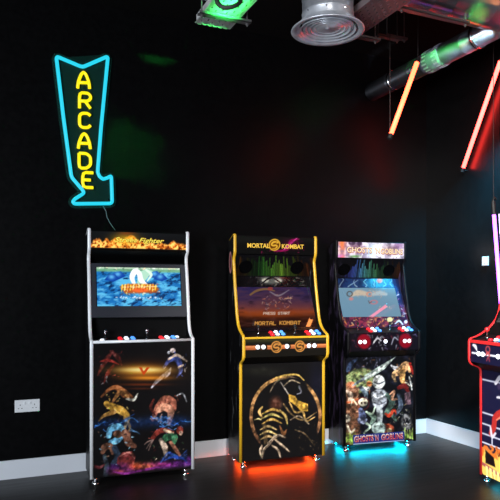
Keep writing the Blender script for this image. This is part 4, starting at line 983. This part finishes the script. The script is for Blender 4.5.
for f in ((0, 1, 2, 3), (7, 6, 5, 4), (0, 4, 5, 1), (1, 5, 6, 2), (2, 6, 7, 3), (3, 7, 4, 0)): bm.faces.new([V[k] for k in f])
link('added_glow_plate', bm, M['white'], vt)  # added plate imitates the violet glow beside the tube
led('pink red light tube mounted on the right wall above the red-edged machine, leaning forward', (3.832, 3.68, 2.03), (3.832, 2.72, 2.60), (1, .05, .10), 9, wires=None, holder=XR - .0005)
led('orange light tube hanging beneath the large spiral duct near the right wall', (3.335, 2.60, 2.85), (3.40, 2.21, 3.02), (1, .3, .07), 16, r=.024)
led('magenta light tube hanging in front of the large spiral duct', (2.55, 2.2, 2.85), (3.0, 2.25, 2.9), (1, .05, .4), 4)
led('added white light tube, unseen, brightening the ducts from the right of the viewer', (3.0, .3, 2.9), (3.0, 1.7, 2.9), (.8, .9, 1), 10)  # out of view, added to brighten the duct metal
# ------------------------------------------------------------------ added daylight and unseen lamps
wl_ = bpy.data.worlds.new('dusk'); S.world = wl_; wl_.use_nodes = True
wl_.node_tree.nodes['Background'].inputs['Color'].default_value = (.75, .85, 1, 1); wl_.node_tree.nodes['Background'].inputs['Strength'].default_value = .3
def area(name, loc, rot, sx, sy, power, rgb):
    l = bpy.data.lights.new(name, 'AREA'); l.shape = 'RECTANGLE'; l.size = sx; l.size_y = sy; l.energy = power; l.color = rgb
    o = bpy.data.objects.new(name, l); COL.objects.link(o); o.location = loc; o.rotation_euler = rot; return o
area('added_side_light', (XL + .02, (WY0 + WY1) / 2, (WZ0 + WZ1) / 2), (PI / 2, 0, -PI / 2), WY1 - WY0 - .1, WZ1 - WZ0 - .1, 400, (.86, .93, 1))  # added area light stands in for daylight at the unseen window

def spot(label, p, target, size, power, rgb, spread, cord=True):
    """an unseen lamp: a can or panel with its light in the mouth"""
    p, target = Vector(p), Vector(target); d = (target - p).normalized(); q = Vector((0, 0, -1)).rotation_difference(d)
    t = thing('spotlight', label, 'lamp', p)
    o = link('lamp_can', lt([(size * .62, -.004), (size * .64, .0), (size * .64, .05), (size * .4, .11), (0, .115)], 28), M['rubber'], t, True); o.rotation_euler = q.to_euler()
    if cord: link('lamp_rod', tb([-d * .1, Vector((-d.x * .1, -d.y * .1, ZC - p.z))], .007, 8), M['dull'], t)
    if not cord: link('wall_bracket', tb([-d * .1, Vector((XR - p.x, -.06, 0))], .008, 8), M['dull'], t)
    l = area('lamp_light', p + d * .006, q.to_euler(), size, size, power, rgb); l.data.shape = 'DISK'; l.data.spread = math.radians(spread)
spot('added white ceiling lamp, unseen, brightening the right wall', (.9, .5, 3.2), (3.9, 3.3, .3), .5, 90, (1, .96, .92), 80)  # unseen lamp added to lift the right wall and its skirting
spot('green spotlight shining up at the perforated tray', (1.27, 1.95, 2.62), (1.265, 3.13, 2.93), .08, 6, (.03, 1, .12), 9)
spot('blue spotlight beside the right wall', (3.70, 3.44, 2.75), (3.884, 3.98, 2.0), .1, 34, (.02, .36, .6), 60, False)
spot('added green lamp, unseen, tinting the slim duct branch', (2.72, 2.45, 3.05), (3.22, 3.72, 3.2), .07, 1.6, (.05, 1, .12), 13)  # added only for the green streak on the branch pipe
spot('added pale blue lamp, unseen, brightening the slim duct branch', (3.05, 2.3, 2.75), (3.26, 3.62, 3.15), .07, .7, (.6, .8, 1), 10)  # added only for the pale streak on the branch pipe

# ------------------------------------------------------------------ camera
cam = bpy.data.cameras.new('camera'); co = bpy.data.objects.new('camera', cam); COL.objects.link(co)
co.location = (0, 0, 1.3); co.rotation_euler = (PI / 2, 0, -math.atan2(SF, SC))
cam.sensor_width = 36; cam.lens = 613 / 500 * 36; cam.shift_y = 46 / 500; cam.clip_start = .05
S.camera = co
